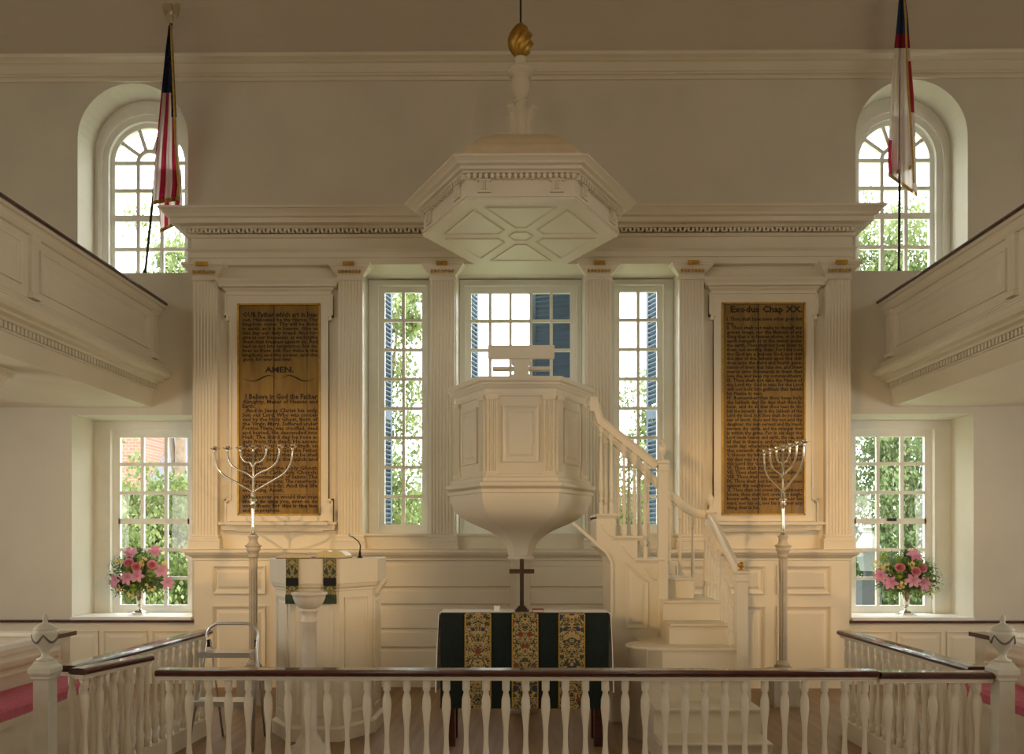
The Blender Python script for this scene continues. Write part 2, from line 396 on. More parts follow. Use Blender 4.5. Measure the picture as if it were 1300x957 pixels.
def arch_window(n, xc, y):
    t = thing('window_%d' % n, None, None, (xc, y, AZ0), kind='structure')
    zs = 5.95; R = .435; mun = .042
    def ring(r0, r1, d0, d1, m, a0=0, a1=PI, N=28, zb=None):
        L = []
        for k in range(N + 1):
            a = a0 + (a1 - a0) * k / N
            L.append([V((xc + r*cos(a), yy, zs + r*sin(a))) for r, yy in ((r0, d0), (r1, d0), (r1, d1), (r0, d1))])
        m.loft(L, smooth=False)
    f = MB(); d0, d1 = y - .05, y + .12
    ring(R + .02, AH + .08, d0, d1, f); ring(R + .09, R + .13, d0 - .025, d0, f)
    for s in (-1, 1):
        a, b = sorted((xc + s*(R + .02), xc + s*(AH + .08))); f.box(a, b, d0, d1, AZ0 - .01, zs)
        a, b = sorted((xc + s*(R + .09), xc + s*(R + .13))); f.box(a, b, d0 - .025, d0, AZ0 - .01, zs)
    f.build('window_frame', SASH, t)
    m = MB(); ring(R - .03, R + .02, y, y + .045, m)
    for s in (-1, 1):
        a, b = sorted((xc + s*(R - .03), xc + s*(R + .02))); m.box(a, b, y, y + .045, AZ0, zs)
    pw = .277
    for s in (-1, 1): m.box(xc + s*pw/2 - mun/2, xc + s*pw/2 + mun/2, y + .006, y + .036, AZ0, zs)
    for z, k in ((zs, 1), (5.63, 1), (5.31, 1.7), (4.95, 1), (4.62, 1)): m.box(xc - R, xc + R, y + .004, y + .038, z - mun/2*k, z + mun/2*k)
    m.box(xc - R, xc + R, y, y + .045, AZ0, AZ0 + .05)
    ri = pw / 2 + mun / 2
    ring(ri - mun * .95, ri + .005, y + .005, y + .037, m, N=16)
    for a in (36, 72, 108, 144):
        a = a * PI / 180; d = V((cos(a), 0, sin(a))); q = V((-sin(a), 0, cos(a))) * mun * .5
        c = V((xc, y + .005, zs)); e = V((0, .032, 0))
        p0, p1 = c + d * ri, c + d * (R - .02)
        m.loft([[p0 - q, p0 + q, p0 + q + e, p0 - q + e], [p1 - q, p1 + q, p1 + q + e, p1 - q + e]])
    m.build('sash', SASH, t)
    g = MB(); pts = [(xc - R, AZ0), (xc + R, AZ0)] + [(xc + R*cos(a*PI/24), zs + R*sin(a*PI/24)) for a in range(25)]
    g.prism(pts, fXZ(0), -(y + .02), -(y + .024)); g.build('glass', GLASS, t)
YA = 9.10
arch_window(6, -AX, YA); arch_window(7, AX, YA)

# ------------------------------------------------------------------ reredos
RE = thing('reredos', 'cream panelled wooden reredos with fluted pilasters and deep cornice across the end wall', 'altarpiece', (0, YW, 0))
YP, YF = 8.45, 8.38
XO = 3.53
m = MB(); y1 = YW - .002
m.box(-XO, -1.72, YP, y1, 1.40, 4.52); m.box(1.72, XO, YP, y1, 1.40, 4.52)
m.box(-.95, -.69, YP, y1, 1.40, 4.52); m.box(.69, .95, YP, y1, 1.40, 4.52)
for x, h in CW: m.box(x - h, x + h, YP, y1, 1.40, CZ0)
m.box(-XO, XO, YP, y1, 4.525, 4.82)
m.build('back_panel', CREAM, RE)
# aprons below the three windows
m = MB()
for x, h in CW:
    m.box(x - h - .0, x + h + .0, YP - .02, YP, 1.48, 1.63)
    m.loft([rect(x - h - .03, x + h + .03, YP - .05, YP, z) for z in (1.625, 1.65)])
m.build('window_apron', CREAM, RE)
# dado
m = MB(); YD = 8.42
m.box(-3.50, -1.55, YD, y1, 0, 1.40); m.box(1.55, 3.50, YD, y1, 0, 1.40); m.box(-1.55, 1.55, YD + .03, y1, 0, 1.40)
for s in (-1, 1):
    for a, b in ((2.73, 3.30), (2.16, 2.60), (1.66, 2.04)):
        for z0, z1 in ((1.005, 1.305), (.14, .875)):
            u0, u1 = sorted((s*a, s*b)); m.panel(fXZ(YD), rpts(u0, u1, z0, z1), t=.026, w=.034, field=.018, fm=.04)
for z0, z1 in ((.08, .40), (.43, .60), (.63, .85), (.89, 1.04), (1.075, 1.305)):
    L = []
    for ins, d in ((0, 0), (0.0, .022), (.012, .034)): L.append([V((u, YD + .03 - d, v)) for u, v in inset(rpts(-1.53, 1.53, z0, z1), ins)])
    m.loft(L)
m.build('dado', CREAM, RE)
# ledge on top of the dado
m = MB()
m.loft([rect(-3.50 - o, 3.50 + o, YD - o, y1, z) for o, z in ((.0, 1.36), (.012, 1.365), (.012, 1.385), (.03, 1.40), (.07, 1.425), (.075, 1.44), (.095, 1.445), (.095, 1.475), (.10, 1.48), (.08, 1.486))])
m.build('dado_ledge', CREAM, RE)
# entablature with mitred ends
XE = 3.515; y0 = YF
m = MB()
prof = [(0, 4.515), (0, 4.585), (.015, 4.587), (.015, 4.64), (.02, 4.645), (.045, 4.665), (.045, 4.675), (0.0, 4.678), (0, 4.795), (.02, 4.80), (.03, 4.82), (.03, 4.83), (-.2, 4.833), (-.2, 4.872), (.075, 4.876), (.09, 4.90), (.16, 4.902), (.16, 4.95), (.17, 4.955), (.19, 4.96), (.20, 4.985), (.235, 5.02), (.25, 5.024), (.25, 5.05), (0, 5.06)]
m.loft([rect(-XE - o, XE + o, y0 - o, y1, z) for o, z in prof])
m.build('entablature', CREAM, RE)
# pierced fret dentils under the cornice
m = MB(); x = -3.52; k = 0
while x < 3.52:
    m.box(x, x + .022, y0 - .072, y0 - .035, 4.8335, 4.8715)
    if k % 2: m.box(x + .022, x + .044, y0 - .066, y0 - .05, 4.860, 4.8712)
    else: m.box(x + .022, x + .044, y0 - .066, y0 - .05, 4.8338, 4.842)
    x += .044; k += 1
m.build('dentil_band', CREAM, RE)
# tablet surrounds
TX, THW, TZ0, TZ1 = 2.588, .445, 1.845, 4.11
def surround(s):
    m = MB(); c = s * TX; Y0 = YP
    # eared frame as one outline with crossettes, split in strips
    a, b, e = THW, THW + .085, THW + .135
    for q in (-1, 1):
        def bx(u0, u1, z0, z1, d):
            p, r = sorted((c + q*u0, c + q*u1)); m.box(p, r, Y0 - d, Y0, z0, z1)
        bx(a, b, TZ0 - .06, TZ1 + .10, .035); bx(b - .018, b, 2.02, 3.96, .05)
        bx(b, e, 3.965, TZ1 + .10, .035); bx(e - .018, e, 3.965, TZ1 + .08, .05); bx(b - .018, e, 3.965, 3.983, .05)
        bx(b, e, 1.74, 2.02, .035); bx(e - .018, e, 1.74, 2.02, .05); bx(b - .018, e, 2.002, 2.02, .05)
        bx(b + .005, b + .035, 3.925, 3.965, .05); 
        p = sorted((c + q*(b + .01), c + q*(e - .02)))
        m.loft([rect(p[0], p[1], Y0 - .002, Y0, 1.955), rect(p[0], p[1], Y0 - .07, Y0, 1.99), rect(p[0], p[1], Y0 - .07, Y0, 2.0)])
    m.box(c - a, c + a, Y0 - .035, Y0, TZ1, TZ1 + .10); m.box(c - a, c + a, Y0 - .035, Y0, TZ0 - .06, TZ0)
    # crown moulding over the top
    m.loft([rect(c - e + .03 - o, c + e - .03 + o, Y0 - .035 - o, Y0, z) for o, z in ((.0, 4.20), (.01, 4.205), (.012, 4.235), (.035, 4.255), (.04, 4.27), (.075, 4.275), (.075, 4.30), (.10, 4.335), (.105, 4.35), (.02, 4.36))])
    # sill moulding at the bottom
    m.loft([rect(c - a - .01 - o, c + a + .01 + o, Y0 - .035 - o, Y0, z) for o, z in ((0, 1.665), (.02, 1.67), (.035, 1.70), (.04, 1.735), (.085, 1.74), (.085, 1.77), (.0, 1.785))])
    for q in (-1, 1):
        p, r = sorted((c + q*(a + .02), c + q*e)); m.loft([rect(p - o, r + o, Y0 - .05 - o, Y0, z) for o, z in ((0, 1.68), (.02, 1.685), (.03, 1.74), (.05, 1.745), (.05, 1.77))])
    m.build('tablet_surround', CREAM, RE)
surround(-1); surround(1)
# pilasters: shaft with flutes, base, capital, gilt leaves
def shaft_poly(xc, w=.13, nf=7):
    pts = [(xc - w, 0), (xc - w, -.07)]; pit = (2*w - .02) / nf
    for i in range(nf):
        c = xc - w + .01 + pit * (i + .5); r = pit * .36
        pts.append((c - r, -.07))
        for a in (30, 60, 90, 120, 150): pts.append((c - r*cos(a*PI/180), -.07 + r * .85 * sin(a*PI/180)))
        pts.append((c + r, -.07))
    pts += [(xc + w, -.07), (xc + w, 0)]
    return pts
PX = (-3.366, -1.815, -.83, .83, 1.815, 3.366)
for i, xc in enumerate(PX):
    m = MB(); P = shaft_poly(xc)
    m.loft([[V((x, YP + y, z)) for x, y in P] for z in (1.63, 4.36)])
    sh = m.build('pilaster', CREAM, RE)
    w, y0 = .13, YP - .07
    MB().loft([rect(xc - w - o, xc + w + o, y0 - o, YP, z) for o, z in ((.035, 1.486), (.035, 1.55), (.028, 1.553), (.033, 1.575), (.028, 1.595), (.012, 1.60), (.012, 1.61), (.02, 1.618), (.016, 1.632), (.003, 1.64))]).build('pilaster_base', CREAM, sh)
    MB().loft([rect(xc - w - o, xc + w + o, y0 - o*.9, YP, z) for o, z in ((.004, 4.345), (.014, 4.35), (.014, 4.365), (.006, 4.37), (.006, 4.40), (.02, 4.41), (.045, 4.435), (.075, 4.475), (.085, 4.48), (.085, 4.492), (.095, 4.495), (.095, 4.52))]).build('capital', CREAM, sh)
    g = MB(); g.box(xc - .06, xc + .06, y0 - .105, y0 - .085, 4.472, 4.515)
    g.box(xc - .045, xc + .045, y0 - .112, y0 - .10, 4.48, 4.505)
    for k in range(7):
        u = xc - .11 + k * .11 / 3
        g.lathe([(.002, 0), (.013, .012), (.014, .026), (.006, .04), (.001, .045)], (u, y0 - .042, 4.405), 8)
    g.build('gilt_ornament', GILT, sh)

# ------------------------------------------------------------------ inscribed tablets
def text_lines(rows, xl, xr, y):
    """rows: (text, z baseline, cap height, align: 'fill' | 'left' | 'center', indent)"""
    out = MB()
    for (s, z, hgt, al, ind) in rows:
        cu = bpy.data.curves.new('lettering', 'FONT'); cu.body = s; cu.size = hgt / .70; cu.resolution_u = 1; cu.offset = hgt * .045
        cu.extrude = 0
        o = bpy.data.objects.new('lettering', cu); COL.objects.link(o)
        dg = bpy.context.evaluated_depsgraph_get(); dg.update()
        me = bpy.data.meshes.new_from_object(o.evaluated_get(dg)); bpy.data.objects.remove(o, do_unlink=True)
        if not me.vertices: continue
        x0 = min(v.co.x for v in me.vertices); x1 = max(v.co.x for v in me.vertices); w = x1 - x0
        W = xr - xl - ind
        if al == 'fill': k = W / w; off = xl + ind
        elif al == 'left': k = min(1.05, W / w); off = xl + ind
        else: k = min(1.25, W / w); off = (xl + xr)/2 - w*k/2
        out.add([(off + (v.co.x - x0)*k, y, z + v.co.y) for v in me.vertices], [tuple(p.vertices) for p in me.polygons])
        bpy.data.meshes.remove(me)
    return out
def zpy(py): return EYE + (683 - py) * .00842
LEFT = []
for i, s in enumerate(["OUR Father which art in hea-", "ven, Hallowed be thy Name. Thy", "kingdom come. Thy will be done", "in earth, as it is in heaven. Give us", "this day our daily bread. And for-", "give us our trespasses, as we forgive", "them that trespass against us. And", "lead us not into temptation, but de-", "liver us from evil. For thine is the", "kingdom, and the power, and the"]):
    LEFT.append((s, zpy(401.5 + 5.6*i), .036 if i else .052, 'fill', 0.015 if i else .02))
LEFT.append(("glory, for ever and ever.", zpy(457.5), .036, 'left', .02))
LEFT.append(("AMEN.", zpy(472), .058, 'center', 0))
crd = ["I Believe in God the Father", "Almighty, Maker of Heaven and", "Earth:", "And in Jesus Christ his only", "Son our Lord, Who was concei-", "ved by the Holy Ghost, Born of", "the Virgin Mary, Suffered under", "Pontius Pilate, was crucified, dead", "and buried, He descended into", "Hell; The third day he rose a-", "gain from the dead, He ascen-", "ded into Heaven, And sitteth on", "the right hand of God the Father", "Almighty; From thence he shall", "come to judge the quick and", "the dead.", "I believe in the Holy Ghost;", "The Holy Catholick Church;", "The Communion of Saints; The", "Forgiveness of Sins; The resurrecti-", "on of the body; And the life", "everlasting. Amen."]
for i, s in enumerate(crd):
    short = len(s) < 20
    LEFT.append((s, zpy(506 + 5.62*i), .040 if i else .055, 'left' if short else 'fill', .05 if i in (0, 3, 16) else .015))
for i, s in enumerate(["Whatsoever ye would that men", "should do unto you, even so do", "unto them; for this is the law", "and the prophets."]):
    LEFT.append((s, zpy(632.5 + 5.7*i), .038, 'fill' if i < 3 else 'left', .015))
ten = ["I. Thou shalt have none other gods but", "me.", "II. Thou shalt not make to thyself any", "graven image, nor the likeness of any", "thing that is in heaven above, or in the", "earth beneath or in the water under", "the earth. Thou shalt not bow down to", "them, nor worship them. For I the Lord", "thy God am a jealous God, and visit", "the sins of the fathers upon the chil-", "dren unto the third and fourth gene-", "ration of them that hate me, and shew", "mercy unto thousands in them that", "love me, and keep my commandments.", "III. Thou shalt not take the Name of", "the Lord thy God in vain; for the Lord", "will not hold him guiltless that taketh", "his Name in vain.", "IV. Remember that thou keep holy", "the Sabbath day. Six days shalt thou la-", "bour, and do all that thou hast to do;", "but the seventh day is the Sabbath of the", "Lord thy God. In it thou shalt do no man-", "ner of work, thou and thy son and thy", "daughter, thy man servant and thy maid-", "servant, thy cattle, and the stranger that", "is within thy gates. For in six days the", "Lord made heaven and earth, the sea, and", "all that in them is, and rested the se-", "venth day; wherefore the Lord blessed", "the seventh day, and hallowed it.", "V. Honour thy father and thy mother, that", "thy days may be long in the land which", "the Lord thy God giveth thee.", "VI. Thou shalt do no murder.", "VII. Thou shalt not commit adultery.", "VIII. Thou shalt not steal.", "IX. Thou shalt not bear false witness", "against thy neighbour.", "X. Thou shalt not covet thy neighbours", "house, thou shalt not covet thy neigh-", "bours wife, nor his servant, nor his", "maid, nor his ox, nor his ass, nor any", "thing that is his."]
RIGHT = [("Exodus Chap XX.", zpy(397), .066, 'fill', .06)]
for i, s in enumerate(ten):
    short = len(s) < 30
    RIGHT.append((s, zpy(407.5 + 5.55*i), .037, 'left' if short else 'fill', .02))
def tablet(s, rows, label):
    c = s * TX; t = thing('inscribed_tablet', label, 'tablet', (c, YP, TZ0))
    MB().box(c - THW + .012, c + THW - .012, YP - .030, YP - .002, TZ0 + .012, TZ1 - .012).build('board', TABLET, t)
    m = MB(); a = THW - .001
    for q in (-1, 1):
        p, r = sorted((c + q*(a - .016), c + q*a)); m.box(p, r, YP - .046, YP - .012, TZ0, TZ1)
    m.box(c - a, c + a, YP - .046, YP - .012, TZ0, TZ0 + .016); m.box(c - a, c + a, YP - .046, YP - .012, TZ1 - .016, TZ1)
    m.build('gilt_frame', GILT, t)
    text_lines(rows, c - THW + .035, c + THW - .03, YP - .0315).build('lettering', INK, t)
    g = MB()
    for u, w in ((c - .055, .0045), (c + .30, .002)): g.box(u - w, u + w, YP - .0318, YP - .030, TZ0 + .016, TZ1 - .016)
    if s < 0:
        g.box(c - .38, c + .40, YP - .0318, YP - .030, zpy(627.5) - .001, zpy(627.5) + .001)
        for q in (-1, 1):
            pts = [V((c + q*(.02 + .36*k/24), YP - .031, zpy(480) + .035*sin(k/24*2*PI*1.0)*(1 - .3*k/24))) for k in range(25)]
            g.tube(pts, [.0015 + .006*sin(PI*k/24)**2 for k in range(25)], 6)
    g.build('board_joint', INK, t)
tablet(-1, LEFT, 'gold and black lettered wooden tablet with the OUR Father prayer left of the windows')
tablet(1, RIGHT, 'gold and black lettered wooden tablet headed Exodus Chap XX right of the windows')

# ------------------------------------------------------------------ galleries
def gallery(s, label):
    t = thing('gallery', label, 'gallery', (s * 5.6, 2, 3.05))
    P = [(XS, 3.05), (4.09, 3.05), (4.07, 3.225), (4.05, 3.23), (4.05, 3.245), (4.25, 3.25), (4.25, 3.305), (4.03, 3.306), (4.01, 3.325), (3.955, 3.335), (3.955, 3.36), (3.90, 3.37), (3.87, 3.395), (3.865, 3.42), (3.885, 3.43), (3.885, 3.445), (3.925, 3.47), (3.925, 3.485), (3.96, 3.51), (3.96, 3.525), (4.02, 3.56), (4.02, 4.07), (3.995, 4.075), (3.975, 4.10), (3.965, 4.125), (3.955, 4.14), (3.93, 4.145), (3.93, 4.175), (4.14, 4.175), (4.14, 3.34), (XS, 3.34)]
    MB().loft([[V((s * x, y, z)) for x, z in P] for y in (YR + .01, YW - .001)]).build('gallery_front', CREAM, t)
    MB().loft([[V((s * x, y, z)) for x, z in ((3.915, 4.176), (3.91, 4.188), (3.915, 4.205), (4.10, 4.205), (4.10, 4.176))] for y in (YR + .01, YW - .002)]).build('handrail', MAHOG, t)
    fn = lambda u, v, d: V((s * (4.02 - d), u, v)); seg = 2.16; ye = YW - .10
    for i in range(4):
        m = MB()
        u1, u0 = ye - i*seg - .14, ye - (i + 1)*seg + .10
        m.panel(fn, rpts(u0, u1, 3.645, 4.00) if s < 0 else list(reversed(rpts(u0, u1, 3.645, 4.00))), t=.02, w=.035, field=.012, fm=.09)
        m.build('raised_panel', CREAM, t)
    for i in range(4):
        m = MB()
        yc = ye - i*seg - (.02 if i == 0 else 0)
        x = s * 4.02
        m.loft([[V((x - s*o, yc - w, z)), V((x - s*o, yc + w, z)), V((x, yc + w, z)), V((x, yc - w, z))] for o, w, z in ((.05, .06, 3.561), (.05, .06, 3.60), (.03, .045, 3.62), (.03, .045, 4.02), (.04, .055, 4.03), (.045, .06, 4.069))])
        m.build('panel_strip', CREAM, t)
    m = MB(); y = 2.5; k = 0; a, b = sorted((s*4.20, s*4.249)); m.box(a, b, 2.5, YW - .01, 3.2505, 3.3045)
    while y < YW - .03:
        a, b = sorted((s*4.045, s*4.22)); m.box(a, b, y, y + .032, 3.2505, 3.3045)
        y += .052
    m.build('dentil_band', CREAM, t)
gallery(-1, 'cream panelled gallery with dark handrail along the left side of the church')
gallery(1, 'cream panelled gallery with dark handrail along the right side of the church')
# column under the left gallery, its cap peeping in
def col(s):
    c = at(-20, 467, 6.65); x, y = -4.54, 6.65
    t = thing('gallery_column', 'cream column whose capital shows under the left gallery at the edge of the photo', 'column', (x, y, 0))
    MB().lathe([(.15, 0), (.15, .06), (.12, .07), (.125, .11), (.10, .14), (.10, 1.2), (.088, 2.90)], (x, y, 0), 20).build('shaft', CREAM, t)
    MB().loft([rect(x - h, x + h, y - h, y + h, z) for h, z in ((.088, 2.89), (.10, 2.90), (.10, 2.92), (.095, 2.93), (.12, 2.97), (.14, 2.985), (.14, 3.01), (.155, 3.015), (.155, 3.049))]).build('capital', CREAM, t)
col(-1)

# ------------------------------------------------------------------ pulpit
def smooth_prof(P, n=4):
    out = []
    for i in range(len(P) - 1):
        p0, p1, p2, p3 = P[max(i-1, 0)], P[i], P[i+1], P[min(i+2, len(P)-1)]
        for k in range(n):
            t = k/n
            out.append(tuple(.5*(2*b + (c - a)*t + (2*a - 5*b + 4*c - d)*t*t + (3*b - a - 3*c + d)*t**3) for a, b, c, d in zip(p0, p1, p2, p3)))
    return out + [P[-1]]
PC = V((0.0, 7.3, 0)); H6 = 0.0      # vertices left and right, flat side to the nave
def hexl(r, z, c=PC): return ngon(c.x, c.y, r, z, 6, H6)
PU = thing('pulpit', 'cream hexagonal wineglass pulpit standing on a slim stem behind the altar', 'pulpit', PC)
m = MB(); m.loft([hexl(r, z) for r, z in ((.60, 2.10), (.60, 2.86))]); m.build('body', CREAM, PU)
def hexface(k, r):
    """frame on side k of a hexagon of radius r: u along the side, v up, d outwards"""
    a0, a1 = H6 + k*PI/3, H6 + (k + 1)*PI/3
    p0, p1 = V((PC.x + r*cos(a0), PC.y + r*sin(a0), 0)), V((PC.x + r*cos(a1), PC.y + r*sin(a1), 0))
    c = (p0 + p1)/2; ux = (p1 - p0).normalized(); n = V((cos((a0 + a1)/2), sin((a0 + a1)/2), 0))
    return lambda u, v, d: c + ux*u + n*d + V((0, 0, v))
for k in range(6):
    f = hexface(k, .60); m = MB()
    m.panel(f, rpts(-.155, .155, 2.255, 2.745), t=.022, w=.03, field=.016, fm=.035)
    m.build('raised_panel', CREAM, PU)
    for s in (-1, 1):
        c = s * .245; w = .045; m2 = MB()
        pts = [(c - w, .0), (c - w, .018)]
        for i in range(4):
            q = c - w + .01 + (2*w - .02)*(i + .5)/4; r = .0075
            pts += [(q - r, .018), (q, .008), (q + r, .018)]
        pts += [(c + w, .018), (c + w, 0)]
        m2.loft([[f(u, z, d) for u, d in pts] for z in (2.175, 2.79)])
        for z0, z1, o in ((2.79, 2.80, .006), (2.80, 2.825, .012), (2.14, 2.175, .010)):
            m2.loft([[f(u, z, d) for u, d in ((c - w - o, 0), (c - w - o, .02 + o), (c + w + o, .02 + o), (c + w + o, 0))] for z in (z0, z1)])
        m2.build('corner_pilaster', CREAM, PU)
m = MB(); m.loft([hexl(r, z) for r, z in ((.60, 2.82), (.615, 2.825), (.615, 2.84), (.605, 2.85), (.605, 2.885), (.625, 2.895), (.645, 2.915), (.655, 2.92), (.655, 2.935), (.685, 2.945), (.69, 2.965), (.69, 2.98), (.50, 2.985))]); m.build('top_ledge', CREAM, PU)
m = MB(); m.loft([hexl(r, z) for r, z in ((.64, 2.02), (.66, 2.03), (.695, 2.045), (.70, 2.06), (.70, 2.075), (.655, 2.085), (.645, 2.10), (.645, 2.12), (.62, 2.13), (.615, 2.15), (.598, 2.155))]); m.build('base_moulding', CREAM, PU)
m = MB(); m.loft([hexl(r, z) for r, z in [(.095, 1.435), (.115, 1.44)] + smooth_prof([(.12, 1.47), (.135, 1.52), (.165, 1.57), (.21, 1.612), (.27, 1.652), (.35, 1.690), (.44, 1.728), (.53, 1.775), (.595, 1.83), (.635, 1.89), (.655, 1.945), (.66, 1.985)]) + [(.675, 1.99), (.675, 2.02)]]); m.build('bowl', CREAM, PU)
m = MB().lathe([(.16, 0), (.16, .10), (.12, .14), (.092, .2), (.09, 1.38), (.11, 1.39), (.125, 1.41), (.125, 1.425), (.10, 1.44)], tuple(PC), 20); m.build('stem', CREAM, PU)

# book rest on the pulpit
bc = V((0.005, 6.80, 2.985))
BR = thing('book_rest', 'small cream reading desk standing on the front ledge of the pulpit', 'reading desk', bc)
m = MB(); pts = [(-.045, .155), (.26, .30), (.26, .33), (-.02, .30), (-.055, .285)]
pts = [(-.03, .15), (.16, .20), (.16, .30), (-.02, .255)]
m.loft([[V((bc.x + x, bc.y + y, bc.z + z)) for y, z in pts] for x in (-.275, .275)])
m.box(bc.x - .285, bc.x + .285, bc.y - .045, bc.y - .03, bc.z + .155, bc.z + .27); m.build('desk_top', CREAM, BR)
m = MB(); m.loft([rect(bc.x - w, bc.x + w, bc.y - .03, bc.y + d, bc.z + z) for w, d, z in ((.09, .12, .0), (.09, .12, .015), (.065, .10, .025), (.065, .10, .12), (.08, .12, .13), (.08, .12, .165))]); m.build('support', CREAM, BR)
m = MB(); m.box(bc.x - .25, bc.x - .0655, bc.y + .02, bc.y + .11, bc.z + .075, bc.z + .10); m.build('side_shelf', CREAM, BR); m = MB().box(bc.x + .0655, bc.x + .25, bc.y + .02, bc.y + .11, bc.z + .075, bc.z + .10)
m.build('side_shelf', CREAM, BR)

# sounding board
SB = thing('sounding_board', 'large cream hexagonal sounding board hanging on a rod over the pulpit', 'canopy', (0, 7.3, 4.40))
SZ = 4.40
m = MB(); m.loft([hexl(r, z) for r, z in ((.905, SZ), (.905, SZ + .02), (.915, SZ + .022), (.915, SZ + .05), (.90, SZ + .055), (.90, SZ + .19), (.915, SZ + .193), (.915, SZ + .205))]); m.build('frieze', CREAM, SB)
m = MB(); m.loft([hexl(r, z) for r, z in ((.91, SZ + .205), (.945, SZ + .21), (.95, SZ + .222), (.985, SZ + .225), (.99, SZ + .248), (1.03, SZ + .255), (1.04, SZ + .27), (1.065, SZ + .288), (1.077, SZ + .293), (1.077, SZ + .31), (.96, SZ + .32))]); m.build('cornice', CREAM, SB)
m = MB(); m.loft([hexl(r, z) for r, z in ((.96, SZ + .315), (.95, 4.77), (.86, 4.875), (.73, 4.98), (.59, 5.07), (.47, 5.135), (.35, 5.185), (.22, 5.215), (.12, 5.228), (.10, 5.23))]); m.build('roof', mat('canopy_roof_paint', (0.74, 0.60, 0.42), .6), SB)
m = MB()
def fS(u, v, d): return V((PC.x + u, PC.y + v, SZ - d))
for k in range(6):
    a0, a1 = k*PI/3, (k + 1)*PI/3; ri, ro = .17, .80
    q = [(ri*cos(a0), ri*sin(a0)), (ro*cos(a0), ro*sin(a0)), (ro*cos(a1), ro*sin(a1)), (ri*cos(a1), ri*sin(a1))]
    m.panel(fS, inset(q, .055), t=.012, w=.020, field=.004, fm=.0)
m.panel(fS, [(.115*cos(k*PI/3), .115*sin(k*PI/3)) for k in range(6)], t=.012, w=.016, fm=0)
m.build('soffit_moulding', CREAM, SB)
for k in range(6):
    f = hexface(k, .90)
    for c in (-.30, .30):
        m = MB()
        for z0, z1, w, d in ((SZ + .056, SZ + .075, .055, .024), (SZ + .075, SZ + .150, .044, .018), (SZ + .150, SZ + .165, .055, .026)):
            m.loft([[f(c - w, z, 0), f(c - w, z, d), f(c + w, z, d), f(c + w, z, 0)] for z in (z0, z1)])
        for q in (-.02, 0, .02): m.loft([[f(c + q - .006, z, .018), f(c + q - .006, z, .028), f(c + q + .006, z, .028), f(c + q + .006, z, .018)] for z in (SZ + .078, SZ + .148)])
        m.build('pilaster_strip', CREAM, SB)
    f2 = hexface(k, .915); u = -.44; m = MB()
    while u < .44:
        m.loft([[f2(u, z, -.02), f2(u, z, .026), f2(u + .026, z, .026), f2(u + .026, z, -.02)] for z in (SZ + .166, SZ + .2045)]); u += .048
    m.build('dentil_row', CREAM, SB)
# scroll brackets carrying the finial
for k in range(4):
    a = PI/4 + k*PI/2 + .12; d = V((cos(a), sin(a), 0)); q = V((-sin(a), cos(a), 0)) * .022
    prof = [(.03, 5.215), (.115, 5.215), (.122, 5.26), (.118, 5.34), (.122, 5.42), (.14, 5.49), (.168, 5.525), (.172, 5.545), (.158, 5.555), (.135, 5.548), (.11, 5.53), (.03, 5.56)]
    MB().loft([[V((0, 7.3, 0)) + d*r + V((0, 0, z)) + q*s for r, z in prof] for s in (-1, 1)]).build('scroll_bracket', CREAM, SB)
fn = MB().lathe([(.10, 5.22), (.085, 5.50), (.07, 5.57), (.048, 5.60), (.048, 5.625), (.062, 5.63), (.062, 5.645), (.044, 5.655), (.044, 5.675), (.070, 5.70), (.084, 5.75), (.088, 5.80), (.084, 5.85), (.074, 5.855), (.074, 5.875), (.112, 5.895), (.122, 5.915), (.118, 5.935), (.074, 5.945), (.052, 5.965), (.044, 6.00), (.055, 6.03), (.055, 6.045), (.03, 6.06)], (0, 7.3, 0), 24).build('finial', CREAM, SB)
m = MB(); N = 24; L = []
for i in range(19):
    u = i/18; z = 6.06 + .315*u; r = .108 * (sin(PI*min(1, (u*.93 + .07)))**.75) * (1 - .15*u) + .004
    L.append([V((r*(1 + .16*cos(k*PI/1.5))*cos(2*PI*k/N + u*2.2), 7.3 + r*(1 + .16*cos(k*PI/1.5))*sin(2*PI*k/N + u*2.2), z)) for k in range(N)])
m.loft(L, smooth=True); m.build('gilt_flame', GILT, fn)
MB().tube([(0, 7.3, 6.37), (0, 7.3, 8.04)], .009, 8).build('hanging_rod', DARKSTEEL, SB)

# ------------------------------------------------------------------ pulpit stairs
ST = thing('pulpit_staircase', 'cream winding staircase with balusters climbing from the right up to the pulpit', 'staircase', (1.2, 6.85, 0))
YS, YK = 6.85, 7.47
m = MB()
face = [(.47, 1.70), (.733, 1.47), (.765, 1.43), (.78, 1.38), (.78, 0), (1.20, 0), (1.20, 1.40), (1.014, 1.40), (1.014, 1.595), (.82, 1.595), (.82, 1.787), (.47, 1.787)]
# split into convex strips
def strip(pts): m.prism(pts, lambda u, v, d: V((u, d, v)), YS, YK)
strip([(.66, 1.53), (.733, 1.47), (.765, 1.43), (.78, 1.38), (.82, 1.38), (.82, 1.787), (.66, 1.787)])
strip([(.82, 0), (1.014, 0), (1.014, 1.595), (.82, 1.595)]); strip([(.78, 0), (.82, 0), (.82, 1.38), (.78, 1.38)])
strip([(1.014, 0), (1.21, 0), (1.21, 1.40), (1.014, 1.40)])
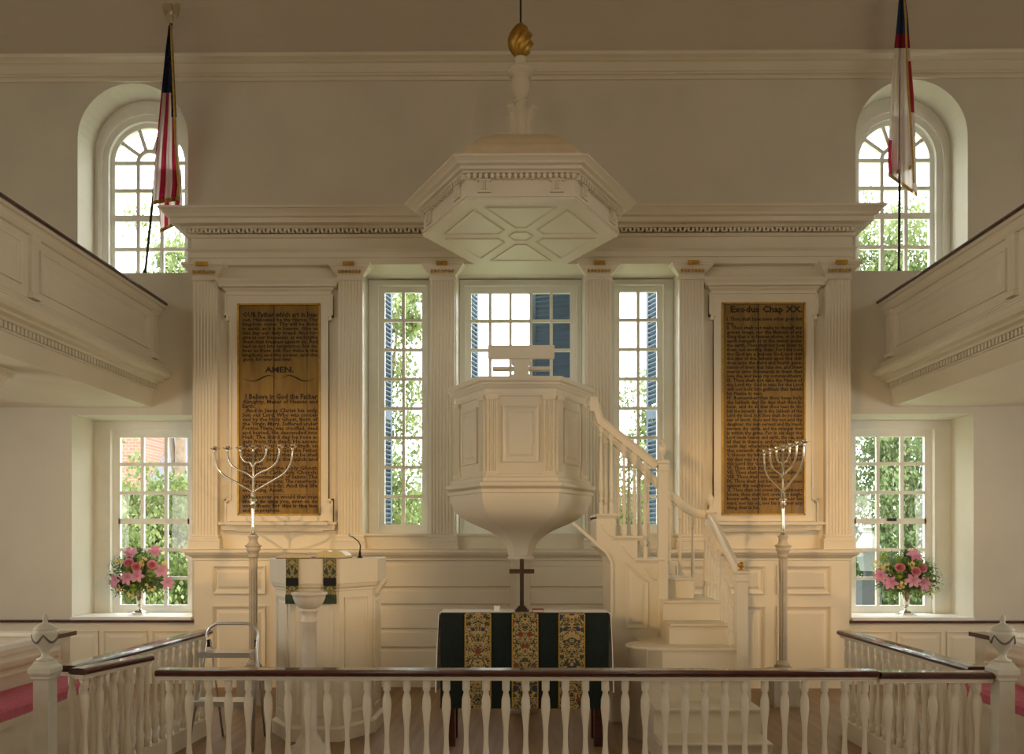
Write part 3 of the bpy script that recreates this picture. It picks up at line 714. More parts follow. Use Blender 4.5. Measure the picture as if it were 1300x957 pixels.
# lower steps, front to back
LOW = [(1.225, 1.21, 1.53, 6.95), (1.048, 1.21, 1.69, 6.67), (.882, 1.21, 1.71, 6.39), (.713, 1.00, 1.74, 6.20), (.53, .97, 1.74, 5.95), (.345, .97, 1.74, 5.70), (.16, .97, 1.74, 5.45)]
for i, (z, x0, x1, yf) in enumerate(LOW): m.box(x0 - .001*i - (.001 if x0 > 1.1 else 0), x1 + .0007*i, yf + .02, YK + .0005*i if x0 > 1.1 else YS - .001 - .0005*i, 0, z)
m.build('carcass', CREAM, ST)
m = MB()
for z, x0, x1 in ((1.812, .66, .855), (1.62, .80, 1.055), (1.425, .99, 1.235)):
    m.loft([[V((a, b, zz)) for a, b in ((x0, YS - o), (x1 + o - .02, YS - o), (x1 + o - .02, YK), (x0, YK))] for o, zz in ((.012, z - .04), (.02, z - .025), (.03, z - .02), (.033, z - .008), (.028, z))])
for z, x0, x1, yf in LOW:
    m.loft([[V((a, b, zz)) for a, b in ((x0, yf - o), (x1 + o - .015, yf - o), (x1 + o - .015, YK if x0 > 1.1 else YS - .001), (x0, YK if x0 > 1.1 else YS - .001))] for o, zz in ((.0, z), (.012, z + .004), (.016, z + .018), (.01, z + .025))])
m.build('treads', CREAM, ST)
# rounded end of the bottom visible step
m = MB(); m.lathe([(.19, .0), (.19, .713), (.205, .717), (.209, .73), (.203, .741)], (1.06, 6.40, 0), 24); m.build('rounded_step_end', CREAM, ST)
# stringer scrolls and panel
m = MB(); m.panel(fXZ(YS), [(.91, .82), (1.105, .82), (1.105, 1.22), (.91, 1.385)], t=.016, w=.022, field=.01, fm=.03)
m.sweep([V((.45, YS - .006, 1.735)), V((.745, YS - .006, 1.475)), V((.79, YS - .006, 1.39)), V((.795, YS - .006, .01))], [(-.012, -.018), (.012, -.018), (.012, .018), (-.012, .018)], up=(0, -1, 0))
for x, z in ((.70, 1.60), (.89, 1.41), (1.08, 1.22)):
    pts = [V((x + .06*k/8*1.6, YS - .004, z + .12 - .10*sin(k/8*PI*.5))) for k in range(9)]
    m.tube(pts, .007, 6)
m.build('string_panel', CREAM, ST)
SQ = [(-.03, -.045), (.03, -.045), (.036, -.02), (.036, .0), (.026, .02), (.014, .03), (-.014, .03), (-.026, .02), (-.036, 0), (-.036, -.02)]
m = MB(); m.sweep([V((.60, 6.87, 2.79)), V((.665, 6.87, 2.76)), V((.70, 6.87, 2.63)), V((1.19, 6.87, 2.235))], SQ); m.box(.60, .675, 6.83, 6.91, 2.70, 2.825)
m.build('handrail', CREAM, ST)
rearpath = [V((.70, 7.43, 2.72)), V((1.278, 7.43, 2.135)), V((1.45, 7.43, 1.985)), V((1.56, 7.43, 1.885)), V((1.64, 7.43, 1.845)), V((1.74, 7.43, 1.83))]
MB().sweep(rearpath, SQ).build('handrail', CREAM, ST)
sidepath = [V((1.775, 7.38, 1.80)), V((1.765, 7.1, 1.70)), V((1.735, 6.26, 1.325))]
MB().sweep(sidepath, SQ).build('handrail', CREAM, ST)
def baluster(x, y, z0, z1):
    h = z1 - z0; mm = MB(); q = .016
    mm.loft([rect(x - q, x + q, y - q, y + q, z) for z in (z0, z0 + .10)])
    mm.lathe([(.016, .10), (.010, .11), (.019, .13), (.019, .14), (.010, .155), (.018, .20), (.020, .25), (.013, h*.62), (.010, h - .14), (.018, h - .13), (.018, h - .12), (.011, h - .11), (.013, h - .10)], (x, y, z0), 10)
    mm.loft([rect(x - q, x + q, y - q, y + q, z) for z in (z1 - .10, z1)])
    return mm.build('baluster', CREAM, ST)
def lerp_path(path, x, ax):
    for a, b in zip(path, path[1:]):
        if min(a[ax], b[ax]) - 1e-6 <= x <= max(a[ax], b[ax]) + 1e-6:
            return a.lerp(b, (x - a[ax])/((b[ax] - a[ax]) or 1))
    return path[-1] if abs(x - path[-1][ax]) < abs(x - path[0][ax]) else path[0]
def stepz(x): return 1.812 if x < .84 else 1.62 if x < 1.035 else 1.425 if x < 1.235 else 1.25 if x < 1.54 else 1.073
fp = [V((.60, 6.87, 2.80)), V((.665, 6.87, 2.68)), V((1.19, 6.87, 2.235))]
for x in (.70, .79, .90, .99, 1.085): baluster(x, 6.87, stepz(x), lerp_path(fp, x, 0).z - .03)
for x in (.80, .92, 1.02, 1.12, 1.20, 1.30, 1.40, 1.50, 1.62): baluster(x, 7.43, stepz(x), lerp_path(rearpath, x, 0).z - .03)
def sz(y): return .738 if y < 6.40 else .907 if y < 6.68 else 1.073
for k in range(8):
    y = 6.36 + k*.12; p = lerp_path(sidepath, y, 1); baluster(min(p.x, 1.73) - .045, y, sz(y), p.z - .03)
def newel(x, y, z0, z1, urn):
    mm = MB(); q = .041
    mm.loft([rect(x - a, x + a, y - a, y + a, z) for a, z in ((q, z0), (q, z1 - .09), (q + .006, z1 - .085), (q + .006, z1 - .07), (q, z1 - .065), (q, z1 - .03), (q + .012, z1 - .02), (q + .012, z1))])
    o = mm.build('newel_post', CREAM, ST)
    k = urn
    if k: MB().lathe([(.030, 0), (.030, .010), (.013, .016), (.010, .035), (.012, .045), (.026, .062), (.036, .095), (.038, .115), (.037, .118), (.028, .122), (.030, .134), (.010, .150), (.007, .165), (.012, .172), (.013, .180), (.002, .196)], (x, y, z1), 16).build('urn_finial', CREAM, o)
    else: MB().lathe([(.025, 0), (.025, .008), (.012, .014), (.012, .02), (.026, .032), (.03, .045), (.026, .058), (.01, .068), (.002, .07)], (x, y, z1), 14).build('ball_finial', GILT, o)
newel(1.235, 6.87, .60, 2.27, 1); newel(1.785, 7.43, 0, 1.86, 1); newel(1.732, 6.20, 0, 1.345, 0)

# ------------------------------------------------------------------ altar
A0, A1, AY0, AY1, AZ = -.60, .66, 6.02, 6.40, 1.015
AT = thing('altar_table', 'altar table hidden under its cloths in front of the pulpit stem', 'altar', (.03, 6.2, 0))
MB().box(A0, A1, AY0, AY1, AZ - .04, AZ).build('table_top', MAHOG, AT)
for x in (A0 + .06, A1 - .06):
    for y in (AY0 + .06, AY1 - .06): MB().box(x - .035, x + .035, y - .035, y + .035, 0, AZ - .04).build('table_leg', MAHOG, AT)
# white linen: over the top and down both ends
m = MB(); o = .006
m.box(A0 - o - .02, A1 + o + .02, AY0 - o, AY1 + o, AZ + .001, AZ + .006)
for s, x in ((-1, A0 - .02), (1, A1 + .02)):
    L = []
    for k in range(13):
        y = AY0 - o + (AY1 - AY0 + 2*o)*k/12; w = .012*sin(k*1.9)
        L.append([V((x + s*(.004 + a + w*b), y, z)) for a, b, z in ((0, 0, AZ + .002), (.012, .5, AZ - .25), (.02, 1, .42), (.024, 1, .42), (.016, .5, AZ - .25), (.006, 0, AZ + .006))])
    m.loft(L)
solo('altar_linen', m, LINEN, 'white linen cloth laid over the altar top and down its ends', 'altar cloth')
FR = thing('altar_frontal', 'dark green altar frontal with three brocade bands hanging before the altar', 'altar cloth', (.03, AY0, .3))
m = MB(); yF = AY0 - .012; N = 40; L = []
for z in (AZ + .012, AZ - .02, .60, .30):
    L.append([V((A0 - .012 + (A1 - A0 + .024)*k/N, yF - .004*sin(k*1.1)*(1 if z < .9 else .2), z)) for k in range(N + 1)] + [V((A0 - .012 + (A1 - A0 + .024)*k/N, yF + .006, z)) for k in range(N, -1, -1)])
m.loft(L); m.box(A0 - .012, A1 + .012, yF, AY0 + .05, AZ + .007, AZ + .012)
m.build('frontal_cloth', GREENCLOTH, FR)
for px0, px1 in ((590.6, 623), (650.5, 682.7), (709.6, 742)):
    x0, x1 = at(px0, 800, yF).x, at(px1, 800, yF).x; c = (x0 + x1)/2
    m = MB(); n0 = 0
    for i in range(7):
        for j in range(2):
            pass
    vs = [(x0, yF - .009, .30), (x1, yF - .009, .30), (x1, yF - .009, AZ + .012), (x0, yF - .009, AZ + .012), (x0, AY0 + .05, AZ + .0145), (x1, AY0 + .05, AZ + .0145)]
    m.add(vs, [(0, 1, 2, 3), (3, 2, 5, 4)])
    for i, p in enumerate(vs): m.uv[i] = (p[0] - c, p[2] + (c * 3.7 if i < 4 else c*3.7 + .06))
    b = m.build('brocade_band', BROC, FR)
    for x in (x0, x1):
        g = MB().box(x - .003, x + .003, yF - .0125, yF - .0095, .31, 1.02)
        for k in range(34): g.box(x - .005, x + .005, yF - .013, yF - .0085, .31 + k*.021, .31 + k*.021 + .013)
        g.build('band_edging', GOLDTRIM, b)
# cross
cx, cy = at(662.5, 700, 6.22).x, 6.22; cb = AZ + .006
CR = thing('altar_cross', 'dark standing cross on a stepped base at the middle of the altar', 'cross', (cx, cy, cb))
m = MB()
m.box(cx - .016, cx + .016, cy - .012, cy + .012, cb + .045, cb + .415); m.box(cx - .098, cx - .0161, cy - .0115, cy + .0115, cb + .30, cb + .335); m.box(cx + .0161, cx + .098, cy - .0115, cy + .0115, cb + .30, cb + .335)
m.build('cross', BRONZE, CR)
m = MB(); 
for w, z0, z1 in ((.055, 0, .015), (.042, .015, .03), (.03, .03, .045)): m.box(cx - w, cx + w, cy - w*.8, cy + w*.8, cb + z0, cb + z1)
m.build('stepped_base', BRONZE, CR)
p = at(631, 772, 6.25)
solo('small_box', MB().loft([rect(p.x - .022, p.x + .022, 6.22, 6.27, z) for z in (cb, cb + .03)]).box(p.x - .024, p.x + .024, 6.218, 6.272, cb + .0301, cb + .042), LINEN, 'small white box on the altar left of the cross', 'box')
p = at(683, 773, 6.2)
BK = thing('prayer_book', 'small red book lying on the altar right of the cross', 'book', (p.x, 6.2, cb))
MB().box(p.x - .045, p.x + .045, 6.15, 6.27, cb, cb + .004).box(p.x - .045, p.x + .045, 6.15, 6.27, cb + .016, cb + .02).box(p.x - .045, p.x - .042, 6.15, 6.27, cb + .004, cb + .016).build('cover', REDB, BK)
MB().box(p.x - .0415, p.x + .041, 6.153, 6.267, cb + .0041, cb + .0159).build('pages', PAPER, BK)

# ------------------------------------------------------------------ lectern
LX = -1.625
LE = thing('lectern', 'broad cream lectern with canted corners left of the altar', 'lectern', (LX, 6.5, 0))
def lp(o, z):   # plan with canted front, grown by o
    f, h = .195 + o*.41, .40 + o
    return [V((LX - f, 6.20 - o, z)), V((LX + f, 6.20 - o, z)), V((LX + h, 6.50 - o*.4, z)), V((LX + h, 6.88 + o*.3, z)), V((LX - h, 6.88 + o*.3, z)), V((LX - h, 6.50 - o*.4, z))]
MB().loft([lp(o, z) for o, z in ((.03, 0), (.03, .10), (.015, .115), (0, .12), (0, 1.20))]).build('body', CREAM, LE)
MB().loft([lp(o, z) for o, z in ((.0, 1.18), (.012, 1.185), (.012, 1.20), (.03, 1.215), (.038, 1.24), (.045, 1.243), (.045, 1.43), (.04, 1.437))]).build('top', CREAM, LE)
def seg(p0, p1):
    c = (p0 + p1)/2; ux = (p1 - p0).normalized(); n = V((ux.y, -ux.x, 0))
    return lambda u, v, d: V((c.x, c.y, 0)) + ux*u + n*d + V((0, 0, v)), (p1 - p0).length/2
P = lp(0, 0)
for a, b in ((5, 0), (0, 1), (1, 2), (2, 3)):
    f, h = seg(P[a], P[b]); m = MB(); m.panel(f, rpts(-h + .05, h - .05, .20, 1.13), t=.012, w=.025, field=.008, fm=.02); m.build('raised_panel', CREAM, LE)
m = MB(); p = at(485, 737, 6.75)
m.loft([rect(LX + .4002, LX + .4002 + w, 6.70, 6.80, z) for w, z in ((.012, 1.14), (.03, 1.165), (.05, 1.20), (.075, 1.225), (.085, 1.228), (.085, 1.243))]); m.build('side_bracket', CREAM, LE)
# two open books and hanging markers
def book(px0, px1, Y, hh, cover, label, tilt=0):
    a, b = at(px0, 700, Y).x, at(px1, 700, Y).x; zt = 1.437
    t = thing('open_book', label, 'book', ((a + b)/2, Y, zt))
    MB().loft([rect(a, b, Y - .11, Y + .13, z) for z in (zt + .0005, zt + .006)]).build('cover', cover, t)
    c = (a + b)/2; L = []; n = 16; prof = []
    for k in range(n + 1):
        u = -1 + 2*k/n; h = hh * (1 - abs(u)**3 * .75) * (1 - .35*math.exp(-(u/.12)**2))
        prof.append((c + u*(b - a)/2*.97, zt + .006 + h))
    loop = [(prof[0][0], zt + .0061)] + prof + [(prof[-1][0], zt + .0061)]
    MB().loft([[V((x, y, z)) for x, z in loop] for y in (Y - .105, Y + .125)]).build('pages', PAGE, t)
    return t
book(355, 399, 6.38, .028, BURG, 'open book with dark cover on the left half of the lectern top')
book(404, 443, 6.42, .062, BURG, 'thick open book with gilt pages on the right half of the lectern top')
def marker(px0, px1, label, Y=6.145):
    a, b = at(px0, 730, Y).x, at(px1, 730, Y).x; c = (a + b)/2
    t = thing('lectern_hanging', label, 'cloth', (c, Y, 1.08), group=None)
    def piece(name, z0, z1, m_, over=False):
        m = MB(); y = Y
        vs = [(a, y, z0), (b, y, z0), (b, y, z1), (a, y, z1)]; fs = [(0, 1, 2, 3)]
        if over: vs += [(a, 6.2, 1.4405), (b, 6.2, 1.4405), (a, 6.27, 1.4405), (b, 6.27, 1.4405)]; fs += [(3, 2, 5, 4), (4, 5, 7, 6)]
        bk = [(x, yy + .003, z) for x, yy, z in vs]
        m.add(vs, fs)
        for i, p in enumerate(vs): m.uv[i] = (p[0] - c, p[2] + p[1])
        o = m.build(name, m_, t); sd = o.modifiers.new('thickness', 'SOLIDIFY'); sd.thickness = .003; sd.offset = 1
        return o
    piece('brocade_panel', 1.29, 1.439, BROC2, True); piece('black_band', 1.225, 1.29, BLACKBAND)
    piece('brocade_panel', 1.155, 1.225, BROC2)
    m = MB()
    k = 0; x = a - .004
    while x < b + .004: m.box(x, x + .004, Y - .006, Y - .002, 1.085, 1.157); x += .0055
    m.build('fringe', mat('green_fringe', (0.02, 0.05, 0.025), .9), t)
marker(363, 379, 'brocade hanging with green fringe over the lectern front under the dark open book')
marker(410.5, 427, 'brocade hanging with green fringe over the lectern front under the thick gilt book')
# microphone
mp = at(457, 708, 6.45); MI = thing('microphone', 'black gooseneck microphone standing on the lectern top', 'microphone', (mp.x, 6.45, 1.437))
MB().lathe([(.022, 0), (.022, .008), (.012, .015), (.009, .05), (.006, .06)], (mp.x, 6.45, 1.4375), 12).build('base', BLACK, MI)
pts = [at(457, 700, 6.45), at(457.5, 692, 6.44), at(455, 687, 6.43), at(450, 683, 6.42), at(446, 680.5, 6.41)]
MB().tube(pts, .005, 8).build('gooseneck', BLACK, MI)
MB().tube([at(447, 681, 6.41), at(442.5, 678.3, 6.40)], [.008, .010], 8).build('microphone_head', ALU, MI)

# ------------------------------------------------------------------ baptismal font
fx = at(392.5, 760, 5.72).x; FO = thing('baptismal_font', 'small pale marble font with round bowl on a column before the lectern', 'font', (fx, 5.72, 0))
MB().lathe([(.15, 0), (.15, .08), (.10, .10), (.085, .14), (.056, .18), (.052, .98), (.062, .99), (.065, 1.005), (.055, 1.01), (.055, 1.055), (.07, 1.07), (.07, 1.085), (.05, 1.09)], (fx, 5.72, 0), 24).build('column', MARBLE, FO)
MB().lathe([(.05, 1.09), (.075, 1.10), (.10, 1.13), (.115, 1.165), (.118, 1.185), (.128, 1.19), (.130, 1.205), (.12, 1.207), (.112, 1.19), (.09, 1.15), (.02, 1.12)], (fx, 5.72, 0), 32).build('bowl', MARBLE, FO)

# ------------------------------------------------------------------ candelabra on pedestals
def candelabrum(x, y, rz, label, plabel, px):
    pd = thing('fluted_pedestal', plabel, 'pedestal', (x, y, 0), group=None)
    n = 40; L = []
    for z in (.42, 1.42):
        L.append([V((x + (.040 if k % 4 < 2 else .034)*cos(2*PI*k/n), y + (.040 if k % 4 < 2 else .034)*sin(2*PI*k/n), z)) for k in range(n)])
    MB().loft(L).build('shaft', STONE, pd)
    MB().loft([rect(x - h, x + h, y - h, y + h, z) for h, z in ((.12, 0), (.12, .34), (.10, .345), (.065, .347), (.065, .37))]).lathe([(.06, .37), (.066, .385), (.058, .40), (.048, .405), (.05, .415), (.04, .425)], (x, y, 0), 20).build('base', STONE, pd)
    MB().lathe([(.040, 1.41), (.05, 1.415), (.045, 1.43), (.045, 1.45), (.055, 1.47), (.072, 1.495), (.06, 1.50), (.075, 1.52), (.08, 1.53), (.062, 1.535), (.042, 1.56), (.04, 1.60), (.05, 1.61), (.05, 1.625)], (x, y, 0), 20).build('capital', STONE, pd)
    c = thing('candelabrum', label, 'candelabrum', (x, y, 1.625)); c_parts = []
    def p_(name, mb): 
        o = mb.build(name, SILVER); o.parent = c; o.location = (0, 0, 0); return o
    p_('stem', MB().lathe([(.036, 0), (.036, .006), (.028, .012), (.02, .03), (.017, .10), (.015, .20), (.018, .25), (.014, .28), (.03, .295), (.03, .31), (.018, .32), (.038, .34), (.038, .352), (.02, .362), (.022, .40), (.014, .42), (.010, .50), (.010, .82)], (0, 0, 0), 16))
    zt = .84
    for i in (1, 2, 3):
        dx = i * .139; z0 = {1: .66, 2: .555, 3: .42}[i]
        for s in (-1, 1):
            pts = [V((0, 0, z0)), V((s*dx*.22, 0, z0 + .05)), V((s*dx*.5, 0, z0 + (zt - z0)*.26)), V((s*dx*.78, 0, z0 + (zt - z0)*.40)), V((s*dx*.94, 0, z0 + (zt - z0)*.58)), V((s*dx*.99, 0, z0 + (zt - z0)*.82)), V((s*dx, 0, zt))]
            # smooth the arm
            for _ in range(2):
                q = [pts[0]]
                for a, b in zip(pts, pts[1:]): q += [a.lerp(b, .25), a.lerp(b, .75)]
                pts = q + [pts[-1]]
            p_('arm', MB().tube(pts, .0095, 8))
    for i in range(-3, 4):
        mm = MB().lathe([(.010, zt - .03), (.014, zt - .02), (.010, zt - .01), (.018, zt + .0), (.022, zt + .03), (.018, zt + .032), (.012, zt + .02)], (i*.139, 0, 0), 12)
        for k in range(6):
            a = k*PI/3; d = V((cos(a), sin(a), 0)); q = V((-sin(a), cos(a), 0)); b0 = V((i*.139, 0, zt))
            mm.loft([[b0 + d*r + q*w + V((0, 0, z)), b0 + d*r - q*w + V((0, 0, z)), b0 + d*r*.98 + V((0, 0, z - .005))] for r, w, z in ((.012, .008, .0), (.03, .015, .004), (.044, .010, .016), (.05, .002, .012))])
        p_('candle_cup', mm)
    c.rotation_euler = (0, 0, rz)
xl = at(321.5, 700, 7.6).x; xr = at(994, 700, 7.6).x
candelabrum(xl, 7.6, -.22, 'silver seven-branched candelabrum spread wide before the OUR Father tablet', 'slim fluted stone coloured pedestal left of the lectern', 0)
candelabrum(xr, 7.6, -1.44, 'silver seven-branched candelabrum seen edge on before the Exodus tablet', 'slim fluted stone coloured pedestal right of the pulpit stairs', 0)

# ------------------------------------------------------------------ step stool
SX0, SX1 = at(254, 840, 6.1).x, at(329, 840, 6.1).x
SS = thing('step_stool', 'grey tubular folding step stool left of the lectern', 'step stool', ((SX0 + SX1)/2, 6.1, 0))
def hoop(x0, x1, yb, yt, zt, r=.013):
    pts = [V((x0 - .02, yb, 0.0)), V((x0 + .045, yt - .02, zt - .16))]
    for k in range(9):
        a = PI - k*PI/16; pts.append(V((x0 + .145 + .10*cos(a), yt, zt - .10 + .10*sin(a))))
    for k in range(9):
        a = PI/2 - k*PI/16; pts.append(V((x1 - .115 + .10*cos(a), yt, zt - .10 + .10*sin(a))))
    pts += [V((x1 - .015, yt - .02, zt - .16)), V((x1 + .01, yb, 0.0))]
    return MB().tube(pts, r, 10)
hoop(SX0 + .0, SX1, 5.92, 6.12, .935, .0115).build('front_hoop', ALU, SS)
for q, x in ((-1, SX0 + .07), (1, SX1 - .03)):
    MB().tube([(x, 6.125, .80), (x + q*-.01, 6.36, 0)], .009, 8).build('rear_leg', ALU, SS)
MB().box(SX0 + .03, SX1 - .04, 6.00, 6.20, .685, .722).build('upper_step', ALU, SS)
MB().box(SX0 + .01, SX1 - .02, 5.92, 6.10, .33, .365).build('lower_step', ALU, SS)
for x in (SX0 + .06, SX1 - .025): MB().box(x - .010, x + .010, 6.10, 6.135, .755, .81).build('hinge_bracket', BLACK, SS)

# ------------------------------------------------------------------ communion rail
RZ = .85
def rail_balusters(parent, p0, p1, n, z0=.14, z1=.792):
    for k in range(n):
        p = p0.lerp(p1, (k + .5)/n)
        MB().lathe([(.022, z0), (.022, z0 + .06), (.014, z0 + .07), (.024, z0 + .11), (.026, z0 + .16), (.015, z0 + .27), (.013, (z0 + z1)/2), (.015, z1 - .27), (.026, z1 - .16), (.024, z1 - .11), (.014, z1 - .07), (.022, z1 - .06), (.022, z1)], (p.x, p.y, 0), 8).build('baluster', CREAM, parent)
def rail_run(name, label, cat, p0, p1, n, frieze=True):
    c = (p0 + p1)/2; t = thing(name, label, cat, (c.x, c.y, 0))
    cap = [(-.05, RZ - .035), (.05, RZ - .035), (.062, RZ - .028), (.065, RZ - .012), (.058, RZ - .002), (.04, RZ + .003), (-.04, RZ + .003), (-.058, RZ - .002), (-.065, RZ - .012), (-.062, RZ - .028)]
    MB().sweep([p0, p1], cap).build('cap_rail', MAHOG, t)
    w = .035
    MB().sweep([p0, p1], [(-w, .792), (w, .792), (w, RZ - .050), (w + .008, RZ - .045), (w + .008, RZ - .035), (-w - .008, RZ - .035), (-w - .008, RZ - .045), (-w, RZ - .050)]).build('frieze_board', CREAM, t)
    MB().sweep([p0, p1], [(-.035, .0), (.035, .0), (.035, .14), (-.035, .14)]).build('bottom_board', CREAM, t)
    rail_balusters(t, p0, p1, n)
    return t
FY = 4.50
rail_run('communion_rail', 'long mahogany capped communion rail crossing the foreground', 'railing', V((-2.07, FY, 0)), V((2.015, FY, 0)), 36)
rail_run('side_rail', 'mahogany capped balustrade running back at the left of the chancel', 'railing', V((-2.665, 4.60, 0)), V((-2.58, 6.42, 0)), 17)
rail_run('side_rail', 'mahogany capped balustrade running back at the right of the chancel', 'railing', V((2.66, 4.60, 0)), V((2.63, 6.42, 0)), 17)
rail_run('rail_gate', 'open rail gate swung inward beside the left urn post', 'gate', V((-2.545, 4.50, 0)), V((-2.40, 5.03, 0)), 5)
rail_run('rail_gate', 'closed rail gate next to the right urn post', 'gate', V((2.025, FY - .01, -.008)), V((2.655, FY - .01, -.008)), 5)
def urn_post(x, y, label):
    t = thing('urn_post', label, 'post', (x, y, 0)); h = .043
    MB().loft([rect(x - a, x + a, y - a, y + a, z) for a, z in ((h + .02, 0), (h + .02, .12), (h, .14), (h, .80), (h + .01, .805), (h + .01, .82), (h + .018, .835), (h + .02, .84), (h + .02, .865), (h + .004, .885), (h - .004, .905))]).build('post', URN, t)
    u = MB().lathe([(.045, .905), (.045, .915), (.022, .925), (.018, .945), (.027, .965), (.050, .995), (.062, 1.03), (.066, 1.06), (.066, 1.07), (.057, 1.073), (.057, 1.08), (.061, 1.083), (.055, 1.095), (.035, 1.11), (.015, 1.12), (.012, 1.135), (.017, 1.145), (.012, 1.16), (.002, 1.17)], (x, y, 0), 24).build('urn', URN, t)
    g = MB()
    for k in range(4):
        a0 = k*PI/2 + .4; pts = []
        for i in range(9):
            a = a0 + i/8*PI/2; z = 1.055 - .045*sin(i/8*PI); r = .068 - (1.055 - z)*.25
            pts.append(V((x + r*cos(a), y + r*sin(a), z)))
        g.tube(pts, [.003 + .004*sin(i/8*PI) for i in range(9)], 6)
    g.build('garland', URNTRIM, u)
urn_post(-2.705, 4.46, 'cream post with garlanded urn beside the open rail gate at left')
urn_post(2.715, 4.46, 'cream post with garlanded urn beside the closed rail gate at right')

# ------------------------------------------------------------------ box pews at the sides
def pew(s, label, clabel):
    t = thing('box_pew', label, 'pew', (s*3.4, 4.9, 0))
    x0, x1 = sorted((s*3.36, s*3.41)); ye = 5.85
    m = MB().box(x0, x1, 3.2, ye, 0, .875); fn = lambda u, v, d: V((s*(3.36 - d), u, v))
    for a, b in ((3.3, 4.5), (4.6, 5.74)): m.panel(fn, rpts(a, b, .70, .84), t=.012, w=.02, fm=.03)
    m.build('side_partition', CREAM, t)
    m = MB(); a, b = sorted((s*3.415, s*5.6)); m.box(a, b, ye - .05, ye, 0, .875); m.build('end_partition', CREAM, t)
    MB().box(min(s*3.33, s*3.44), max(s*3.33, s*3.44), 3.2, 5.62, .876, .905).build('cap', SASH, t)
    MB().box(min(s*3.325, s*3.445), max(s*3.325, s*3.445), 5.622, ye + .025, .876, .907).build('cap_tip', MAHOG, t)
    m = MB().box(min(s*3.44, s*5.6), max(s*3.44, s*5.6), ye - .08, ye + .02, .876, .905); m.build('cap_end', SASH, t)
    MB().box(min(s*2.98, s*3.36), max(s*2.98, s*3.36), 3.2, 5.7, .50, .54).box(min(s*3.0, s*3.03), max(s*3.0, s*3.03), 3.2, 5.7, 0, .50).build('bench', CREAM, t)
    c = MB(); L = []
    a, b = s*2.99, s*3.355
    for y, q in ((3.25, .8), (3.30, 1), (5.6, 1), (5.66, .8)):
        L.append([V((a + (b - a)*u, y, .541 + h*q)) for u, h in ((0, 0), (.0, .05), (.06, .075), (.5, .085), (.94, .075), (1, .05), (1, 0))])
    c.loft(L); solo('pew_cushion', c, PINKC, clabel, 'cushion')
pew(-1, 'white panelled box pew wall at the far left behind the urn post', 'rose pink cushion on the pew bench at the far left')
pew(1, 'white panelled box pew wall at the far right behind the urn post', 'rose pink cushion on the pew bench at the far right')

# ------------------------------------------------------------------ flowers
def frame_of(d):
    d = d.normalized(); a = V((0, 0, 1)).cross(d)
    if a.length < .1: a = V((1, 0, 0))
    a.normalize(); return a, d.cross(a), d
def lily(p, d, r=.086):
    a, b, n = frame_of(d); m = MB()
    for k in range(6):
        t = k*PI/3 + random.uniform(-.15, .15); e = a*cos(t) + b*sin(t); q = n.cross(e)
        rr = r * random.uniform(.9, 1.1); L = []
        for u, w, h, c in ((.05, .10, 0, 0), (.3, .24, .18, .05), (.6, .27, .30, .07), (.85, .16, .28, .04), (1.0, .02, .18, 0)):
            c0 = p + e*(u*rr) + n*(h*rr)
            L.append([c0 - q*(w*rr) + n*(c*rr*.6), c0, c0 + q*(w*rr) + n*(c*rr*.6)])
        m.loft(L, cap=False, smooth=True, closed=False)
    return m
def rosebloom(p, d, r=.04):
    a, b, n = frame_of(d); m = MB()
    for ring in range(4):
        nn = 3 + ring; rr = r*(.30 + .24*ring)
        for k in range(nn):
            t0 = k*2*PI/nn + ring*.7; L = []
            for i in range(5):
                t = t0 + (i - 2)*(1.25*PI/nn)/2; e = a*cos(t) + b*sin(t)
                L.append([p + e*(rr*.5) - n*(.3*r), p + e*rr + n*(.35*r - .08*r*ring), p + e*(rr*(1.0 + .10*ring)) + n*(.8*r - .2*r*ring)])
            m.loft(L, cap=False, smooth=True, closed=False)
    m.lathe([(.001, -.02), (r*.55, -.012), (r*.6, .0)], tuple(p - n*.0), 8)
    return m
def mum(p, d, r=.046):
    m = MB()
    for k in range(60):
        z = 1 - 2*(k + .5)/60; t = k*2.39996; e = V((math.sqrt(1 - z*z)*cos(t), math.sqrt(1 - z*z)*sin(t), z)); a, b, n = frame_of(e)
        w = r*.26; m.add([p + e*r*.3, p + e*r*.75 + a*w, p + e*r*1.05, p + e*r*.75 - a*w], [(0, 1, 2, 3)])
    return m
def spray(p, d, r=.042):
    m = MB()
    for k in range(9):
        c = p + V((random.uniform(-1, 1), random.uniform(-1, 1), random.uniform(-1, 1)))*r; a, b, n = frame_of(d + V((random.uniform(-.6, .6), random.uniform(-.6, .6), random.uniform(-.6, .6))))
        for j in range(5):
            t = j*2*PI/5; e = a*cos(t) + b*sin(t); q = n.cross(e)
            m.add([c, c + e*.012 + q*.008 + n*.004, c + e*.022 + n*.002, c + e*.012 - q*.008 + n*.004], [(0, 1, 2, 3)])
    return m
